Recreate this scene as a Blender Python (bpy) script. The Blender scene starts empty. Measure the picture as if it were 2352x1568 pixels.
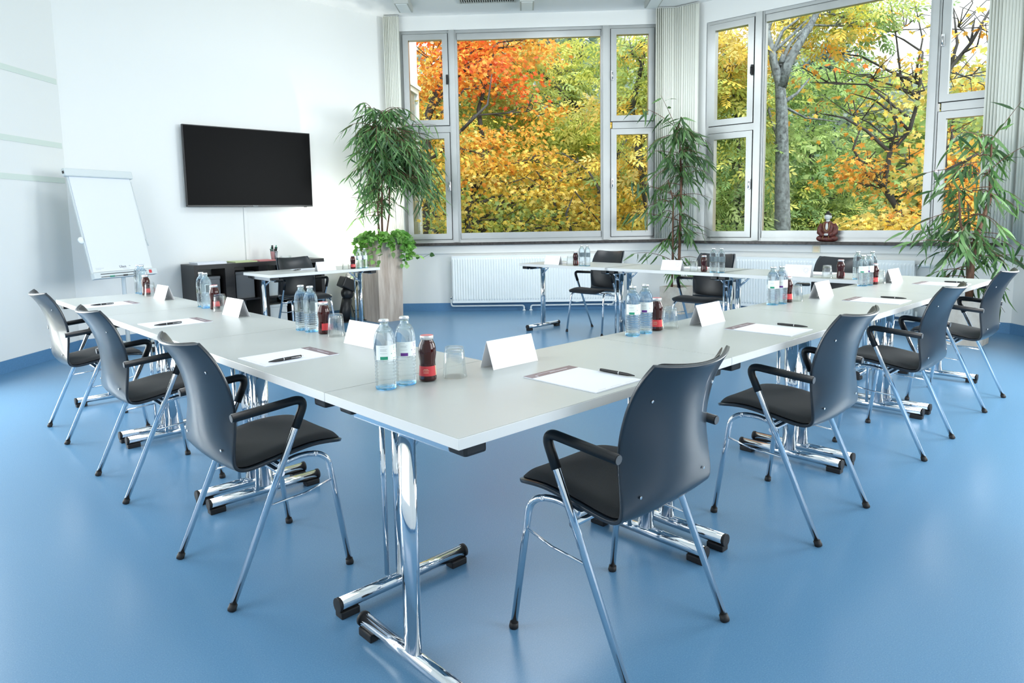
import bpy, math, random
import numpy as np
from mathutils import Vector, Matrix

random.seed(7)
rng = np.random.default_rng(11)
PI = math.pi
SC = bpy.context.scene
COL = SC.collection

# ------------------------------------------------------------------ camera
FPX, CX, CY = 1581.98, 1154.0, 674.7
PITCH, ROLL, YAW = 0.1090, -0.0183, 0.8203
cam_data = bpy.data.cameras.new('camera')
cam = bpy.data.objects.new('camera', cam_data)
COL.objects.link(cam)
fwd = Vector((math.cos(YAW) * math.cos(PITCH), math.sin(YAW) * math.cos(PITCH), -math.sin(PITCH)))
rgt = Vector((math.sin(YAW), -math.cos(YAW), 0))
upv = rgt.cross(fwd)
r2 = math.cos(ROLL) * rgt + math.sin(ROLL) * upv
u2 = -math.sin(ROLL) * rgt + math.cos(ROLL) * upv
m = Matrix.Identity(4)
for i in range(3):
    m[i][0], m[i][1], m[i][2] = r2[i], u2[i], -fwd[i]
m[0][3], m[1][3], m[2][3] = -0.9318, -1.1502, 1.2123
cam.matrix_world = m
cam_data.sensor_width = 36.0
cam_data.lens = FPX / 2352 * 36.0
cam_data.shift_x = (1176 - CX) / 2352
cam_data.shift_y = -(784 - CY) / 2352
cam_data.clip_start = 0.05
cam_data.clip_end = 400
SC.camera = cam

# ------------------------------------------------------------------ world, sun, daylight, exposure
world = bpy.data.worlds.new('World')
SC.world = world
world.use_nodes = True
wn = world.node_tree
wn.nodes.clear()
bg = wn.nodes.new('ShaderNodeBackground')
bg.inputs[0].default_value = (0.92, 0.96, 1.0, 1)
bg.inputs[1].default_value = 2.3
wo = wn.nodes.new('ShaderNodeOutputWorld')
wn.links.new(bg.outputs[0], wo.inputs[0])

def light(name, kind, loc, target, energy, size=1.0, size_y=None, color=(1, 1, 1), **kw):
    d = bpy.data.lights.new(name, kind)
    d.energy = energy
    d.color = color
    if kind == 'AREA':
        d.shape = 'RECTANGLE'
        d.size = size
        d.size_y = size_y or size
    for k, v in kw.items():
        setattr(d, k, v)
    o = bpy.data.objects.new(name, d)
    COL.objects.link(o)
    o.location = loc
    o.rotation_euler = (Vector(target) - Vector(loc)).to_track_quat('-Z', 'Y').to_euler()
    return o

light('sun', 'SUN', (-6, -20, 30), (6, 6, 0), 5.0, color=(1.0, 0.97, 0.90), angle=0.3)
# daylight entering through the windows of the walls behind and beside the camera
light('daylight_right', 'AREA', (6.05, -1.38, 1.75), (3.0, 1.8, 1.2), 245, 2.0, 2.0, (0.97, 0.985, 1.0))
light('daylight_back', 'AREA', (2.65, -3.15, 2.0), (4.4, 4.6, 1.0), 105, 3.0, 2.0, (0.97, 0.985, 1.0))
light('daylight_left', 'AREA', (-2.35, 1.9, 2.0), (1.0, 2.6, 1.8), 50, 2.4, 2.0, (0.97, 0.985, 1.0))
light('added_ceiling_fill', 'AREA', (3.9, 3.7, 3.735), (3.9, 3.7001, 0.0), 66, 2.3, 1.2, (0.95, 0.98, 1.0))  # added overhead fill, out of view, brightens the floor near the windows
light('added_left_light', 'AREA', (-1.36, 5.03, 1.30), (0.2, 3.4, 0.9), 170, 1.8, 2.3, (0.98, 0.99, 1.0))  # area light behind the added door, brightens the left floor and chair backs
SC.view_settings.view_transform = 'Standard'
SC.view_settings.look = 'None'
SC.view_settings.gamma = 1
SC.view_settings.use_curve_mapping = False
SC.view_settings.exposure = 0.0
SC.cycles.max_bounces = 10
SC.cycles.diffuse_bounces = 5
SC.cycles.glossy_bounces = 5
SC.cycles.transmission_bounces = 8
SC.cycles.transparent_max_bounces = 12
SC.cycles.caustics_reflective = False
SC.cycles.caustics_refractive = False
SC.cycles.sample_clamp_indirect = 6
SC.cycles.use_denoising = True
SC.cycles.use_adaptive_sampling = True
SC.cycles.adaptive_threshold = 0.015

# ------------------------------------------------------------------ materials
def newmat(name):
    mt = bpy.data.materials.new(name)
    mt.use_nodes = True
    nt = mt.node_tree
    b = nt.nodes['Principled BSDF']
    return mt, nt, b

def mat(name, color, rough=0.5, metal=0.0, spec=0.5, coat=0.0, noise=None, bump=None, trans=0.0, ior=1.45, sheen=0.0):
    mt, nt, b = newmat(name)
    b.inputs['Base Color'].default_value = (*color, 1)
    b.inputs['Roughness'].default_value = rough
    b.inputs['Metallic'].default_value = metal
    b.inputs['Specular IOR Level'].default_value = spec
    b.inputs['Coat Weight'].default_value = coat
    b.inputs['Transmission Weight'].default_value = trans
    b.inputs['IOR'].default_value = ior
    b.inputs['Sheen Weight'].default_value = sheen
    if noise or bump:
        tc = nt.nodes.new('ShaderNodeTexCoord')
    if noise:   # (scale, amount, (scale xyz))
        mp = nt.nodes.new('ShaderNodeMapping')
        mp.inputs['Scale'].default_value = noise[2] if len(noise) > 2 else (1, 1, 1)
        nz = nt.nodes.new('ShaderNodeTexNoise')
        nz.inputs['Scale'].default_value = noise[0]
        nz.inputs['Detail'].default_value = 5
        rp = nt.nodes.new('ShaderNodeValToRGB')
        a = noise[1]
        rp.color_ramp.elements[0].position = 0.3
        rp.color_ramp.elements[1].position = 0.7
        rp.color_ramp.elements[0].color = (*[c * (1 - a) for c in color], 1)
        rp.color_ramp.elements[1].color = (*[min(1, c * (1 + a)) for c in color], 1)
        nt.links.new(tc.outputs['Object'], mp.inputs[0])
        nt.links.new(mp.outputs[0], nz.inputs['Vector'])
        nt.links.new(nz.outputs['Fac'], rp.inputs[0])
        nt.links.new(rp.outputs[0], b.inputs['Base Color'])
    if bump:    # (scale, strength)
        n2 = nt.nodes.new('ShaderNodeTexNoise')
        n2.inputs['Scale'].default_value = bump[0]
        bp = nt.nodes.new('ShaderNodeBump')
        bp.inputs['Strength'].default_value = bump[1]
        bp.inputs['Distance'].default_value = 0.01
        nt.links.new(tc.outputs['Object'], n2.inputs['Vector'])
        nt.links.new(n2.outputs['Fac'], bp.inputs['Height'])
        nt.links.new(bp.outputs[0], b.inputs['Normal'])
    return mt

M = {}
M['wall'] = mat('wall_paint', (0.81, 0.825, 0.815), 0.55, bump=(60, 0.03))
M['ceiling'] = mat('ceiling_paint', (0.87, 0.885, 0.88), 0.6)
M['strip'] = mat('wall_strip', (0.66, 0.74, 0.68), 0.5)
M['outer_wall'] = mat('render_wall', (0.86, 0.90, 0.90), 0.7)
M['base'] = mat('baseboard_lino', (0.095, 0.23, 0.41), 0.38, noise=(160, 0.12))
M['alu'] = mat('brushed_aluminium', (0.47, 0.49, 0.49), 0.36, metal=0.7, noise=(3, 0.05, (1, 1, 1)))
M['alu_dark'] = mat('gasket', (0.02, 0.022, 0.025), 0.6)
M['sill'] = mat('dark_stone_sill', (0.045, 0.04, 0.038), 0.22, noise=(30, 0.5))
M['chrome'] = mat('chrome', (0.78, 0.80, 0.83), 0.07, metal=1.0)
M['black'] = mat('black_plastic', (0.012, 0.013, 0.015), 0.4)
M['endcap'] = mat('end_cap_grey', (0.10, 0.11, 0.12), 0.5)
M['rubber'] = mat('black_rubber', (0.01, 0.01, 0.011), 0.55)
M['arm'] = mat('arm_sleeve', (0.010, 0.011, 0.013), 0.38, bump=(400, 0.05))
M['shell'] = mat('chair_shell', (0.014, 0.022, 0.032), 0.30, spec=0.6, coat=0.2)
M['fabric'] = mat('chair_fabric', (0.013, 0.015, 0.017), 0.75, sheen=0.15, noise=(500, 0.5), bump=(900, 0.25))
M['leather'] = mat('chair_leather', (0.013, 0.016, 0.020), 0.35, bump=(220, 0.06))
M['table'] = mat('table_laminate', (0.43, 0.455, 0.445), 0.33, noise=(3, 0.03))
M['edge'] = mat('table_edge', (0.72, 0.73, 0.72), 0.25)
M['paper'] = mat('paper', (0.74, 0.77, 0.84), 0.55)
M['card'] = mat('card', (0.80, 0.80, 0.83), 0.4)
M['plum'] = mat('plum_print', (0.16, 0.105, 0.12), 0.4)
M['ink'] = mat('pale_ink', (0.55, 0.53, 0.58), 0.5)
M['pen'] = mat('pen_black', (0.008, 0.008, 0.009), 0.3)
M['silver'] = mat('silver', (0.75, 0.75, 0.76), 0.2, metal=1.0)
M['cap'] = mat('cap_metal', (0.72, 0.74, 0.76), 0.25, metal=0.8)
M['capred'] = mat('cap_red', (0.65, 0.18, 0.20), 0.35)
M['label'] = mat('label_paper', (0.80, 0.86, 0.86), 0.4)
M['green'] = mat('label_green', (0.02, 0.28, 0.17), 0.4)
M['purple'] = mat('label_purple', (0.13, 0.03, 0.25), 0.4)
M['greyink'] = mat('label_grey', (0.40, 0.45, 0.48), 0.5)
M['redlabel'] = mat('label_red', (0.62, 0.05, 0.06), 0.35)
M['cream'] = mat('label_cream', (0.75, 0.62, 0.42), 0.4)
M['juice'] = mat('juice', (0.035, 0.002, 0.002), 0.08, spec=0.35, coat=0.4)
M['screen'] = mat('screen', (0.004, 0.004, 0.0045), 0.35, spec=0.06)
M['tvframe'] = mat('screen_frame', (0.010, 0.011, 0.013), 0.3)
M['white'] = mat('white_enamel', (0.80, 0.85, 0.86), 0.35)
M['whiteboard'] = mat('flipchart_metal', (0.62, 0.67, 0.68), 0.4)
M['cabinet'] = mat('black_brown_wood', (0.009, 0.008, 0.009), 0.42, noise=(12, 0.4, (1, 12, 12)))
M['cream_plastic'] = mat('cream_plastic', (0.72, 0.68, 0.52), 0.4)
M['blind'] = mat('blind_fabric', (0.80, 0.82, 0.75), 0.7)
M['soil'] = mat('soil', (0.03, 0.02, 0.012), 0.9, noise=(60, 0.5), bump=(80, 0.6))
M['bark'] = mat('ficus_bark', (0.13, 0.065, 0.04), 0.75, noise=(40, 0.4, (1, 1, 0.3)), bump=(60, 0.4))
M['beige'] = mat('beige_box', (0.72, 0.66, 0.50), 0.5)
M['gapgrey'] = mat('wall_through_grey', (0.13, 0.14, 0.15), 0.6)  # dark grey for the shaded wall seen through the open shelf
M['lightbox'] = mat('fixture_grey', (0.50, 0.52, 0.50), 0.45)
M['robe'] = mat('statue_robe', (0.11, 0.028, 0.022), 0.4, noise=(45, 0.5), bump=(50, 0.3))
M['marble'] = mat('statue_skin', (0.62, 0.64, 0.62), 0.4, noise=(30, 0.15))
M['statue_hair'] = mat('statue_hair', (0.012, 0.010, 0.010), 0.5)
M['statue_gold'] = mat('statue_trim', (0.28, 0.16, 0.06), 0.4)
M['glowmark'] = mat('logo_grey', (0.5, 0.55, 0.57), 0.4)
M['soft_red'] = mat('soft_red', (0.60, 0.22, 0.22), 0.6)
M['lime'] = mat('lime_paper', (0.55, 0.62, 0.35), 0.6)
M['bark_outdoor'] = mat('tree_bark', (0.060, 0.060, 0.062), 0.9, noise=(5, 0.5, (1, 1, 0.4)), bump=(12, 0.6))
M['grass'] = mat('forest_floor', (0.14, 0.15, 0.05), 0.95, noise=(0.8, 0.5))
M['hill'] = mat('far_hill', (0.07, 0.12, 0.10), 0.95, noise=(0.5, 0.4))

def floor_mat():
    mt, nt, b = newmat('blue_linoleum')
    tc = nt.nodes.new('ShaderNodeTexCoord')
    n1 = nt.nodes.new('ShaderNodeTexNoise'); n1.inputs['Scale'].default_value = 260; n1.inputs['Detail'].default_value = 3
    n2 = nt.nodes.new('ShaderNodeTexNoise'); n2.inputs['Scale'].default_value = 900; n2.inputs['Detail'].default_value = 2
    r1 = nt.nodes.new('ShaderNodeValToRGB')
    r1.color_ramp.elements[0].position = 0.30; r1.color_ramp.elements[0].color = (0.085, 0.205, 0.355, 1)
    r1.color_ramp.elements[1].position = 0.72; r1.color_ramp.elements[1].color = (0.130, 0.275, 0.430, 1)
    e = r1.color_ramp.elements.new(0.62); e.color = (0.105, 0.238, 0.395, 1)
    r2 = nt.nodes.new('ShaderNodeValToRGB')
    r2.color_ramp.elements[0].position = 0.62; r2.color_ramp.elements[0].color = (0, 0, 0, 1)
    r2.color_ramp.elements[1].position = 0.76; r2.color_ramp.elements[1].color = (1, 1, 1, 1)
    mx = nt.nodes.new('ShaderNodeMixRGB'); mx.inputs[2].default_value = (0.30, 0.46, 0.62, 1)
    nt.links.new(tc.outputs['Object'], n1.inputs['Vector']); nt.links.new(tc.outputs['Object'], n2.inputs['Vector'])
    nt.links.new(n1.outputs['Fac'], r1.inputs[0]); nt.links.new(n2.outputs['Fac'], r2.inputs[0])
    nt.links.new(r1.outputs[0], mx.inputs[1]); nt.links.new(r2.outputs[0], mx.inputs[0])
    nt.links.new(mx.outputs[0], b.inputs['Base Color'])
    b.inputs['Roughness'].default_value = 0.27
    b.inputs['Specular IOR Level'].default_value = 0.42
    bp = nt.nodes.new('ShaderNodeBump'); bp.inputs['Strength'].default_value = 0.06; bp.inputs['Distance'].default_value = 0.004
    n3 = nt.nodes.new('ShaderNodeTexNoise'); n3.inputs['Scale'].default_value = 45
    nt.links.new(tc.outputs['Object'], n3.inputs['Vector'])
    nt.links.new(n3.outputs['Fac'], bp.inputs['Height']); nt.links.new(bp.outputs[0], b.inputs['Normal'])
    return mt
M['floor'] = floor_mat()

def stone_mat(name, c1, c2, scale, stretch):
    mt, nt, b = newmat(name)
    tc = nt.nodes.new('ShaderNodeTexCoord')
    mp = nt.nodes.new('ShaderNodeMapping'); mp.inputs['Scale'].default_value = stretch
    nz = nt.nodes.new('ShaderNodeTexNoise'); nz.inputs['Scale'].default_value = scale; nz.inputs['Detail'].default_value = 8; nz.inputs['Roughness'].default_value = 0.65
    rp = nt.nodes.new('ShaderNodeValToRGB')
    rp.color_ramp.elements[0].position = 0.32; rp.color_ramp.elements[0].color = (*c1, 1)
    rp.color_ramp.elements[1].position = 0.66; rp.color_ramp.elements[1].color = (*c2, 1)
    nt.links.new(tc.outputs['Object'], mp.inputs[0]); nt.links.new(mp.outputs[0], nz.inputs['Vector'])
    nt.links.new(nz.outputs['Fac'], rp.inputs[0]); nt.links.new(rp.outputs[0], b.inputs['Base Color'])
    bp = nt.nodes.new('ShaderNodeBump'); bp.inputs['Strength'].default_value = 0.25; bp.inputs['Distance'].default_value = 0.01
    nt.links.new(nz.outputs['Fac'], bp.inputs['Height']); nt.links.new(bp.outputs[0], b.inputs['Normal'])
    b.inputs['Roughness'].default_value = 0.7
    return mt
M['travertine'] = stone_mat('wood_grain_planter', (0.40, 0.31, 0.25), (0.66, 0.57, 0.49), 9, (2.2, 2.2, 0.22))
M['stonepot'] = stone_mat('sandstone_pot', (0.50, 0.43, 0.36), (0.70, 0.65, 0.57), 6, (1, 1, 1))
M['lichen_bark'] = stone_mat('lichen_bark', (0.022, 0.026, 0.030), (0.20, 0.24, 0.26), 22, (1, 1, 0.8))

def glass_pane_mat():
    mt = bpy.data.materials.new('window_glass'); mt.use_nodes = True
    nt = mt.node_tree; nt.nodes.clear()
    out = nt.nodes.new('ShaderNodeOutputMaterial')
    tr = nt.nodes.new('ShaderNodeBsdfTransparent'); tr.inputs[0].default_value = (0.96, 0.98, 0.97, 1)
    gl = nt.nodes.new('ShaderNodeBsdfGlossy'); gl.inputs['Roughness'].default_value = 0.02
    fr = nt.nodes.new('ShaderNodeFresnel'); fr.inputs[0].default_value = 1.08
    mx = nt.nodes.new('ShaderNodeMixShader')
    nt.links.new(fr.outputs[0], mx.inputs[0]); nt.links.new(tr.outputs[0], mx.inputs[1]); nt.links.new(gl.outputs[0], mx.inputs[2])
    nt.links.new(mx.outputs[0], out.inputs[0])
    return mt
M['pane'] = glass_pane_mat()

def clear_mat(name, tint, ior, rough=0.0, alpha_mix=0.0):
    mt = bpy.data.materials.new(name); mt.use_nodes = True
    nt = mt.node_tree; nt.nodes.clear()
    out = nt.nodes.new('ShaderNodeOutputMaterial')
    g = nt.nodes.new('ShaderNodeBsdfGlass'); g.inputs['Color'].default_value = (*tint, 1)
    g.inputs['IOR'].default_value = ior; g.inputs['Roughness'].default_value = rough
    t = nt.nodes.new('ShaderNodeBsdfTransparent'); t.inputs[0].default_value = (*tint, 1)
    mx = nt.nodes.new('ShaderNodeMixShader'); mx.inputs[0].default_value = alpha_mix
    nt.links.new(g.outputs[0], mx.inputs[1]); nt.links.new(t.outputs[0], mx.inputs[2])
    nt.links.new(mx.outputs[0], out.inputs[0])
    return mt
M['bottle'] = clear_mat('water_bottle_glass', (0.94, 0.98, 1.0), 1.30, 0.0, 0.5)
M['glass'] = clear_mat('tumbler_glass', (0.985, 0.995, 0.995), 1.30, 0.0, 0.68)
M['bluebase'] = clear_mat('blue_base_glass', (0.35, 0.68, 0.95), 1.4, 0.05, 0.3)

def leaf_mat(name, translucency=0.4, rough=0.5, gloss=0.08):
    mt = bpy.data.materials.new(name); mt.use_nodes = True
    nt = mt.node_tree; nt.nodes.clear()
    out = nt.nodes.new('ShaderNodeOutputMaterial')
    at = nt.nodes.new('ShaderNodeAttribute'); at.attribute_name = 'leafcol'
    df = nt.nodes.new('ShaderNodeBsdfDiffuse')
    tl = nt.nodes.new('ShaderNodeBsdfTranslucent')
    mx = nt.nodes.new('ShaderNodeMixShader'); mx.inputs[0].default_value = translucency
    gl = nt.nodes.new('ShaderNodeBsdfGlossy'); gl.inputs['Roughness'].default_value = rough
    gl.inputs[0].default_value = (0.9, 0.95, 0.9, 1)
    m2 = nt.nodes.new('ShaderNodeMixShader'); m2.inputs[0].default_value = gloss
    nt.links.new(at.outputs['Color'], df.inputs[0]); nt.links.new(at.outputs['Color'], tl.inputs[0])
    nt.links.new(df.outputs[0], mx.inputs[1]); nt.links.new(tl.outputs[0], mx.inputs[2])
    nt.links.new(mx.outputs[0], m2.inputs[1]); nt.links.new(gl.outputs[0], m2.inputs[2])
    nt.links.new(m2.outputs[0], out.inputs[0])
    return mt
M['leaf_in'] = leaf_mat('houseplant_leaf', 0.35, 0.40, 0.05)
M['leaf_out'] = leaf_mat('tree_leaf', 0.5, 0.6, 0.02)

# ------------------------------------------------------------------ mesh helpers
class MB:
    def __init__(s):
        s.v = []; s.f = []; s.mi = []; s.smooth = []; s.m = 0; s.sm = False
    def add(s, verts, faces, T=None):
        n = len(s.v)
        for p in verts:
            p = Vector(p)
            s.v.append(T @ p if T else p)
        for f in faces:
            s.f.append([i + n for i in f]); s.mi.append(s.m); s.smooth.append(s.sm)
        return s
    def box(s, lo, hi, T=None, bev=0.0):
        x0, y0, z0 = lo; x1, y1, z1 = hi
        if bev <= 0:
            vs = [(x0,y0,z0),(x1,y0,z0),(x1,y1,z0),(x0,y1,z0),(x0,y0,z1),(x1,y0,z1),(x1,y1,z1),(x0,y1,z1)]
            fs = [(3,2,1,0),(4,5,6,7),(0,1,5,4),(1,2,6,5),(2,3,7,6),(3,0,4,7)]
            return s.add(vs, fs, T)
        import bmesh
        bm = bmesh.new()
        bmesh.ops.create_cube(bm, size=1)
        for v in bm.verts:
            v.co = Vector(((x0+x1)/2 + v.co.x*(x1-x0), (y0+y1)/2 + v.co.y*(y1-y0), (z0+z1)/2 + v.co.z*(z1-z0)))
        bmesh.ops.bevel(bm, geom=bm.edges[:], offset=bev, segments=2, affect='EDGES', profile=0.6)
        bm.verts.index_update()
        vs = [v.co.copy() for v in bm.verts]; fs = [[v.index for v in f.verts] for f in bm.faces]
        bm.free()
        return s.add(vs, fs, T)
    def tube(s, pts, r, n=12, T=None, caps=True, sx=1.0, closed=False):
        pts = [Vector(p) for p in pts]
        rs = r if isinstance(r, (list, tuple)) else [r] * len(pts)
        tang = []
        for i in range(len(pts)):
            a = pts[max(0, i-1)]; b = pts[min(len(pts)-1, i+1)]
            tang.append((b - a).normalized())
        ref = Vector((0, 0, 1)) if abs(tang[0].z) < 0.9 else Vector((0, 1, 0))
        u = (ref - tang[0] * ref.dot(tang[0])).normalized()
        vs = []; fs = []
        for i, p in enumerate(pts):
            t = tang[i]
            u = (u - t * u.dot(t)).normalized()
            w = t.cross(u)
            for k in range(n):
                a = 2 * PI * k / n
                vs.append(p + (u * math.cos(a) + w * math.sin(a) * sx) * rs[i])
        for i in range(len(pts) - 1):
            for k in range(n):
                a = i*n + k; b = i*n + (k+1) % n
                fs.append((a, b, b+n, a+n))
        sm = s.sm; s.sm = True
        s.add(vs, fs, T)
        s.sm = False
        if caps:
            s.add([], [])
            base = len(s.v) - len(vs)
            s.f.append([base + k for k in range(n)][::-1]); s.mi.append(s.m); s.smooth.append(False)
            s.f.append([base + (len(pts)-1)*n + k for k in range(n)]); s.mi.append(s.m); s.smooth.append(False)
        s.sm = sm
        return s
    def lathe(s, prof, n=24, T=None, mod=None, a0=0.0, a1=2*PI, flip=False):
        full = abs(a1 - a0 - 2*PI) < 1e-6
        cols = n if full else n + 1
        vs = []
        for (r, z) in prof:
            for k in range(cols):
                a = a0 + (a1 - a0) * k / n
                rr = r + (mod(a, z, r) if mod else 0)
                vs.append((rr * math.cos(a), rr * math.sin(a), z))
        fs = []
        for i in range(len(prof) - 1):
            for k in range(n):
                k2 = (k + 1) % cols
                a, b, c, d = i*cols + k, i*cols + k2, (i+1)*cols + k2, (i+1)*cols + k
                if prof[i][0] < 1e-9: f = (a, c, d)
                elif prof[i+1][0] < 1e-9: f = (a, b, c)
                else: f = (a, b, c, d)
                fs.append(f[::-1] if flip else f)
        sm = s.sm; s.sm = True
        s.add(vs, fs, T); s.sm = sm
        return s
    def sphere(s, c, r, n=14, k=9, T=None):
        prof = [(math.sin(PI*i/k), -math.cos(PI*i/k)) for i in range(k+1)]
        prof[0] = (0, -1); prof[-1] = (0, 1)
        r3 = r if isinstance(r, (tuple, list)) else (r, r, r)
        TT = Matrix.Translation(c) @ Matrix.Diagonal((*r3, 1))
        return s.lathe(prof, n, (T @ TT) if T else TT)
    def build(s, name, mats, parent=None, loc=None, rot=0.0, matrix=None):
        me = bpy.data.meshes.new(name)
        me.from_pydata([tuple(v) for v in s.v], [], s.f)
        if not isinstance(mats, (list, tuple)): mats = [mats]
        for q in mats: me.materials.append(q)
        me.polygons.foreach_set('material_index', s.mi)
        me.polygons.foreach_set('use_smooth', s.smooth)
        me.update()
        o = bpy.data.objects.new(name, me)
        COL.objects.link(o)
        if parent: o.parent = parent
        if matrix is not None: o.matrix_local = matrix
        if loc is not None: o.location = loc; o.rotation_euler = (0, 0, rot)
        return o

def thing(name, label, cat, loc=(0, 0, 0), rot=0.0, group=None, kind=None):
    o = bpy.data.objects.new(name, None); COL.objects.link(o)
    o.empty_display_size = 0.1
    o.location = loc; o.rotation_euler = (0, 0, rot)
    return tag(o, label, cat, group, kind)

def tag(o, label=None, cat=None, group=None, kind=None):
    if label: o['label'] = label
    if cat: o['category'] = cat
    if group: o['group'] = group
    if kind: o['kind'] = kind
    return o

CH = {}
def dup(root, loc, rot, label=None, group=None):
    def cp(o, par):
        c = o.copy(); COL.objects.link(c)
        if par: c.parent = par
        for ch in [x for x in allobj if x.parent == o]: cp(ch, c)
        return c
    allobj = CH.setdefault(root.name, None) or desc(root)
    CH[root.name] = allobj
    r = cp(root, None)
    r.location = loc; r.rotation_euler = (0, 0, rot)
    if label: r['label'] = label
    if group: r['group'] = group
    return r

def desc(o):
    out = []; st = [o]
    while st:
        a = st.pop()
        for c in a.children: out.append(c); st.append(c)
    return out

def arc(p0, p1, p2, r, n=6):
    """fillet points at corner p1"""
    p0, p1, p2 = Vector(p0), Vector(p1), Vector(p2)
    a = p1 + (p0 - p1).normalized() * r; b = p1 + (p2 - p1).normalized() * r
    return [(1-t)**2 * a + 2*t*(1-t) * p1 + t*t * b for t in [i / n for i in range(n + 1)]]

def filleted(pts, r, n=6):
    out = [Vector(pts[0])]
    for i in range(1, len(pts) - 1): out += arc(pts[i-1], pts[i], pts[i+1], r, n)
    return out + [Vector(pts[-1])]

def structure(name, mb, mt, parent=None, **k):
    o = mb.build(name, mt, parent, **k)
    o['kind'] = 'structure'
    return o

# ------------------------------------------------------------------ room shell
H = 3.80
V = [(0.58, 6.55), (4.24, 6.55), (6.87, 3.90), (7.25, 0.33), (4.40, -2.60), (0.90, -3.10), (-2.03, -0.9), (-2.03, 3.94)]
NAMES = ['back', 'window_left', 'window_right', 'right', 'behind_right', 'behind', 'side', 'left']
def wallT(i):
    a = Vector((*V[i], 0)); b = Vector((*V[(i+1) % 8], 0))
    d = (b - a); L = d.length; d.normalize()
    nrm = Vector((-d.y, d.x, 0))          # outward (vertices run clockwise)
    T = Matrix.Identity(4)
    for k in range(3):
        T[k][0] = d[k]; T[k][1] = nrm[k]; T[k][2] = 1.0 if k == 2 else 0.0; T[k][3] = a[k]
    return T, L
openings = {1: [(0.20, 3.50, 0.91, 3.62)], 2: [(0.40, 3.42, 0.89, 3.55)], 3: [(0.5, 3.6, 0.9, 3.5)], 4: [(0.3, 3.2, 0.9, 3.4)], 6: [(1.2, 4.4, 0.9, 3.4)], 7: [(0.25, 2.15, 0.02, 2.55)]}
TH = 0.24
for i in range(8):
    T, L = wallT(i)
    mb = MB()
    if i in openings:
        s0, s1, z0, z1 = openings[i][0]
        mb.box((-0.10, 0, 0), (L + 0.10, TH, z0), T)
        mb.box((-0.10, 0, z1), (L + 0.10, TH, H), T)
        mb.box((-0.10, 0, z0), (s0, TH, z1), T)
        mb.box((s1, 0, z0), (L + 0.10, TH, z1), T)
    else:
        mb.box((-0.10, 0, 0), (L + 0.10, TH, H), T)
    structure('wall_' + NAMES[i], mb, M['wall'])
    mb = MB()
    if i == 7:
        mb.box((-0.01, -0.012, 0), (0.22, -0.001, 0.105), T); mb.box((2.18, -0.012, 0), (L + 0.01, -0.001, 0.105), T)
    else:
        mb.box((-0.01, -0.012, 0), (L + 0.01, -0.001, 0.105), T)
    structure('baseboard_' + NAMES[i], mb, M['base'])
mb = MB(); n = len(V)
Ve = [(x + (x - 2.6) * 0.07, y + (y - 2.0) * 0.07) for x, y in V]
mb.add([(x, y, 0) for x, y in Ve] + [(x, y, -0.2) for x, y in Ve], [list(range(n))[::-1], list(range(n, 2*n))] + [(i, (i+1) % n, n + (i+1) % n, n + i) for i in range(n)])
structure('floor', mb, M['floor'])
mb = MB()
mb.add([(x, y, H) for x, y in Ve] + [(x, y, H + 0.2) for x, y in Ve], [list(range(n)), list(range(n, 2*n))[::-1]] + [(i, n + i, n + (i+1) % n, (i+1) % n) for i in range(n)])
structure('ceiling', mb, M['ceiling'])
# thin pale strips along the left wall
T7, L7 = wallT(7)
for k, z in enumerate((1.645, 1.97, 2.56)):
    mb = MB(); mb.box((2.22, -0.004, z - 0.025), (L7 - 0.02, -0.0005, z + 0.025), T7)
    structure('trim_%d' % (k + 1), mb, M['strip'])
# raised band under the window sills
for k, i in enumerate((1, 2)):
    T, L = wallT(i)
    mb = MB(); mb.box((0.02, -0.03, 0.765), (L - 0.03, -0.001, 0.868 if i == 1 else 0.85), T)
    structure('trim_%d' % (k + 4), mb, M['wall'])
# cable duct below the screen
mb = MB(); mb.box((2.28, 6.535, 0.80), (2.315, 6.549, 1.39))
structure('trim_6', mb, M['wall'])

# ------------------------------------------------------------------ windows
def frame_rect(mb, s0, s1, z0, z1, w, y0, y1, T):
    mb.box((s0, y0, z0), (s0 + w, y1, z1), T)
    mb.box((s1 - w, y0, z0), (s1, y1, z1), T)
    mb.box((s0 + w, y0, z0), (s1 - w, y1, z0 + w), T)
    mb.box((s0 + w, y0, z1 - w), (s1 - w, y1, z1), T)

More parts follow.
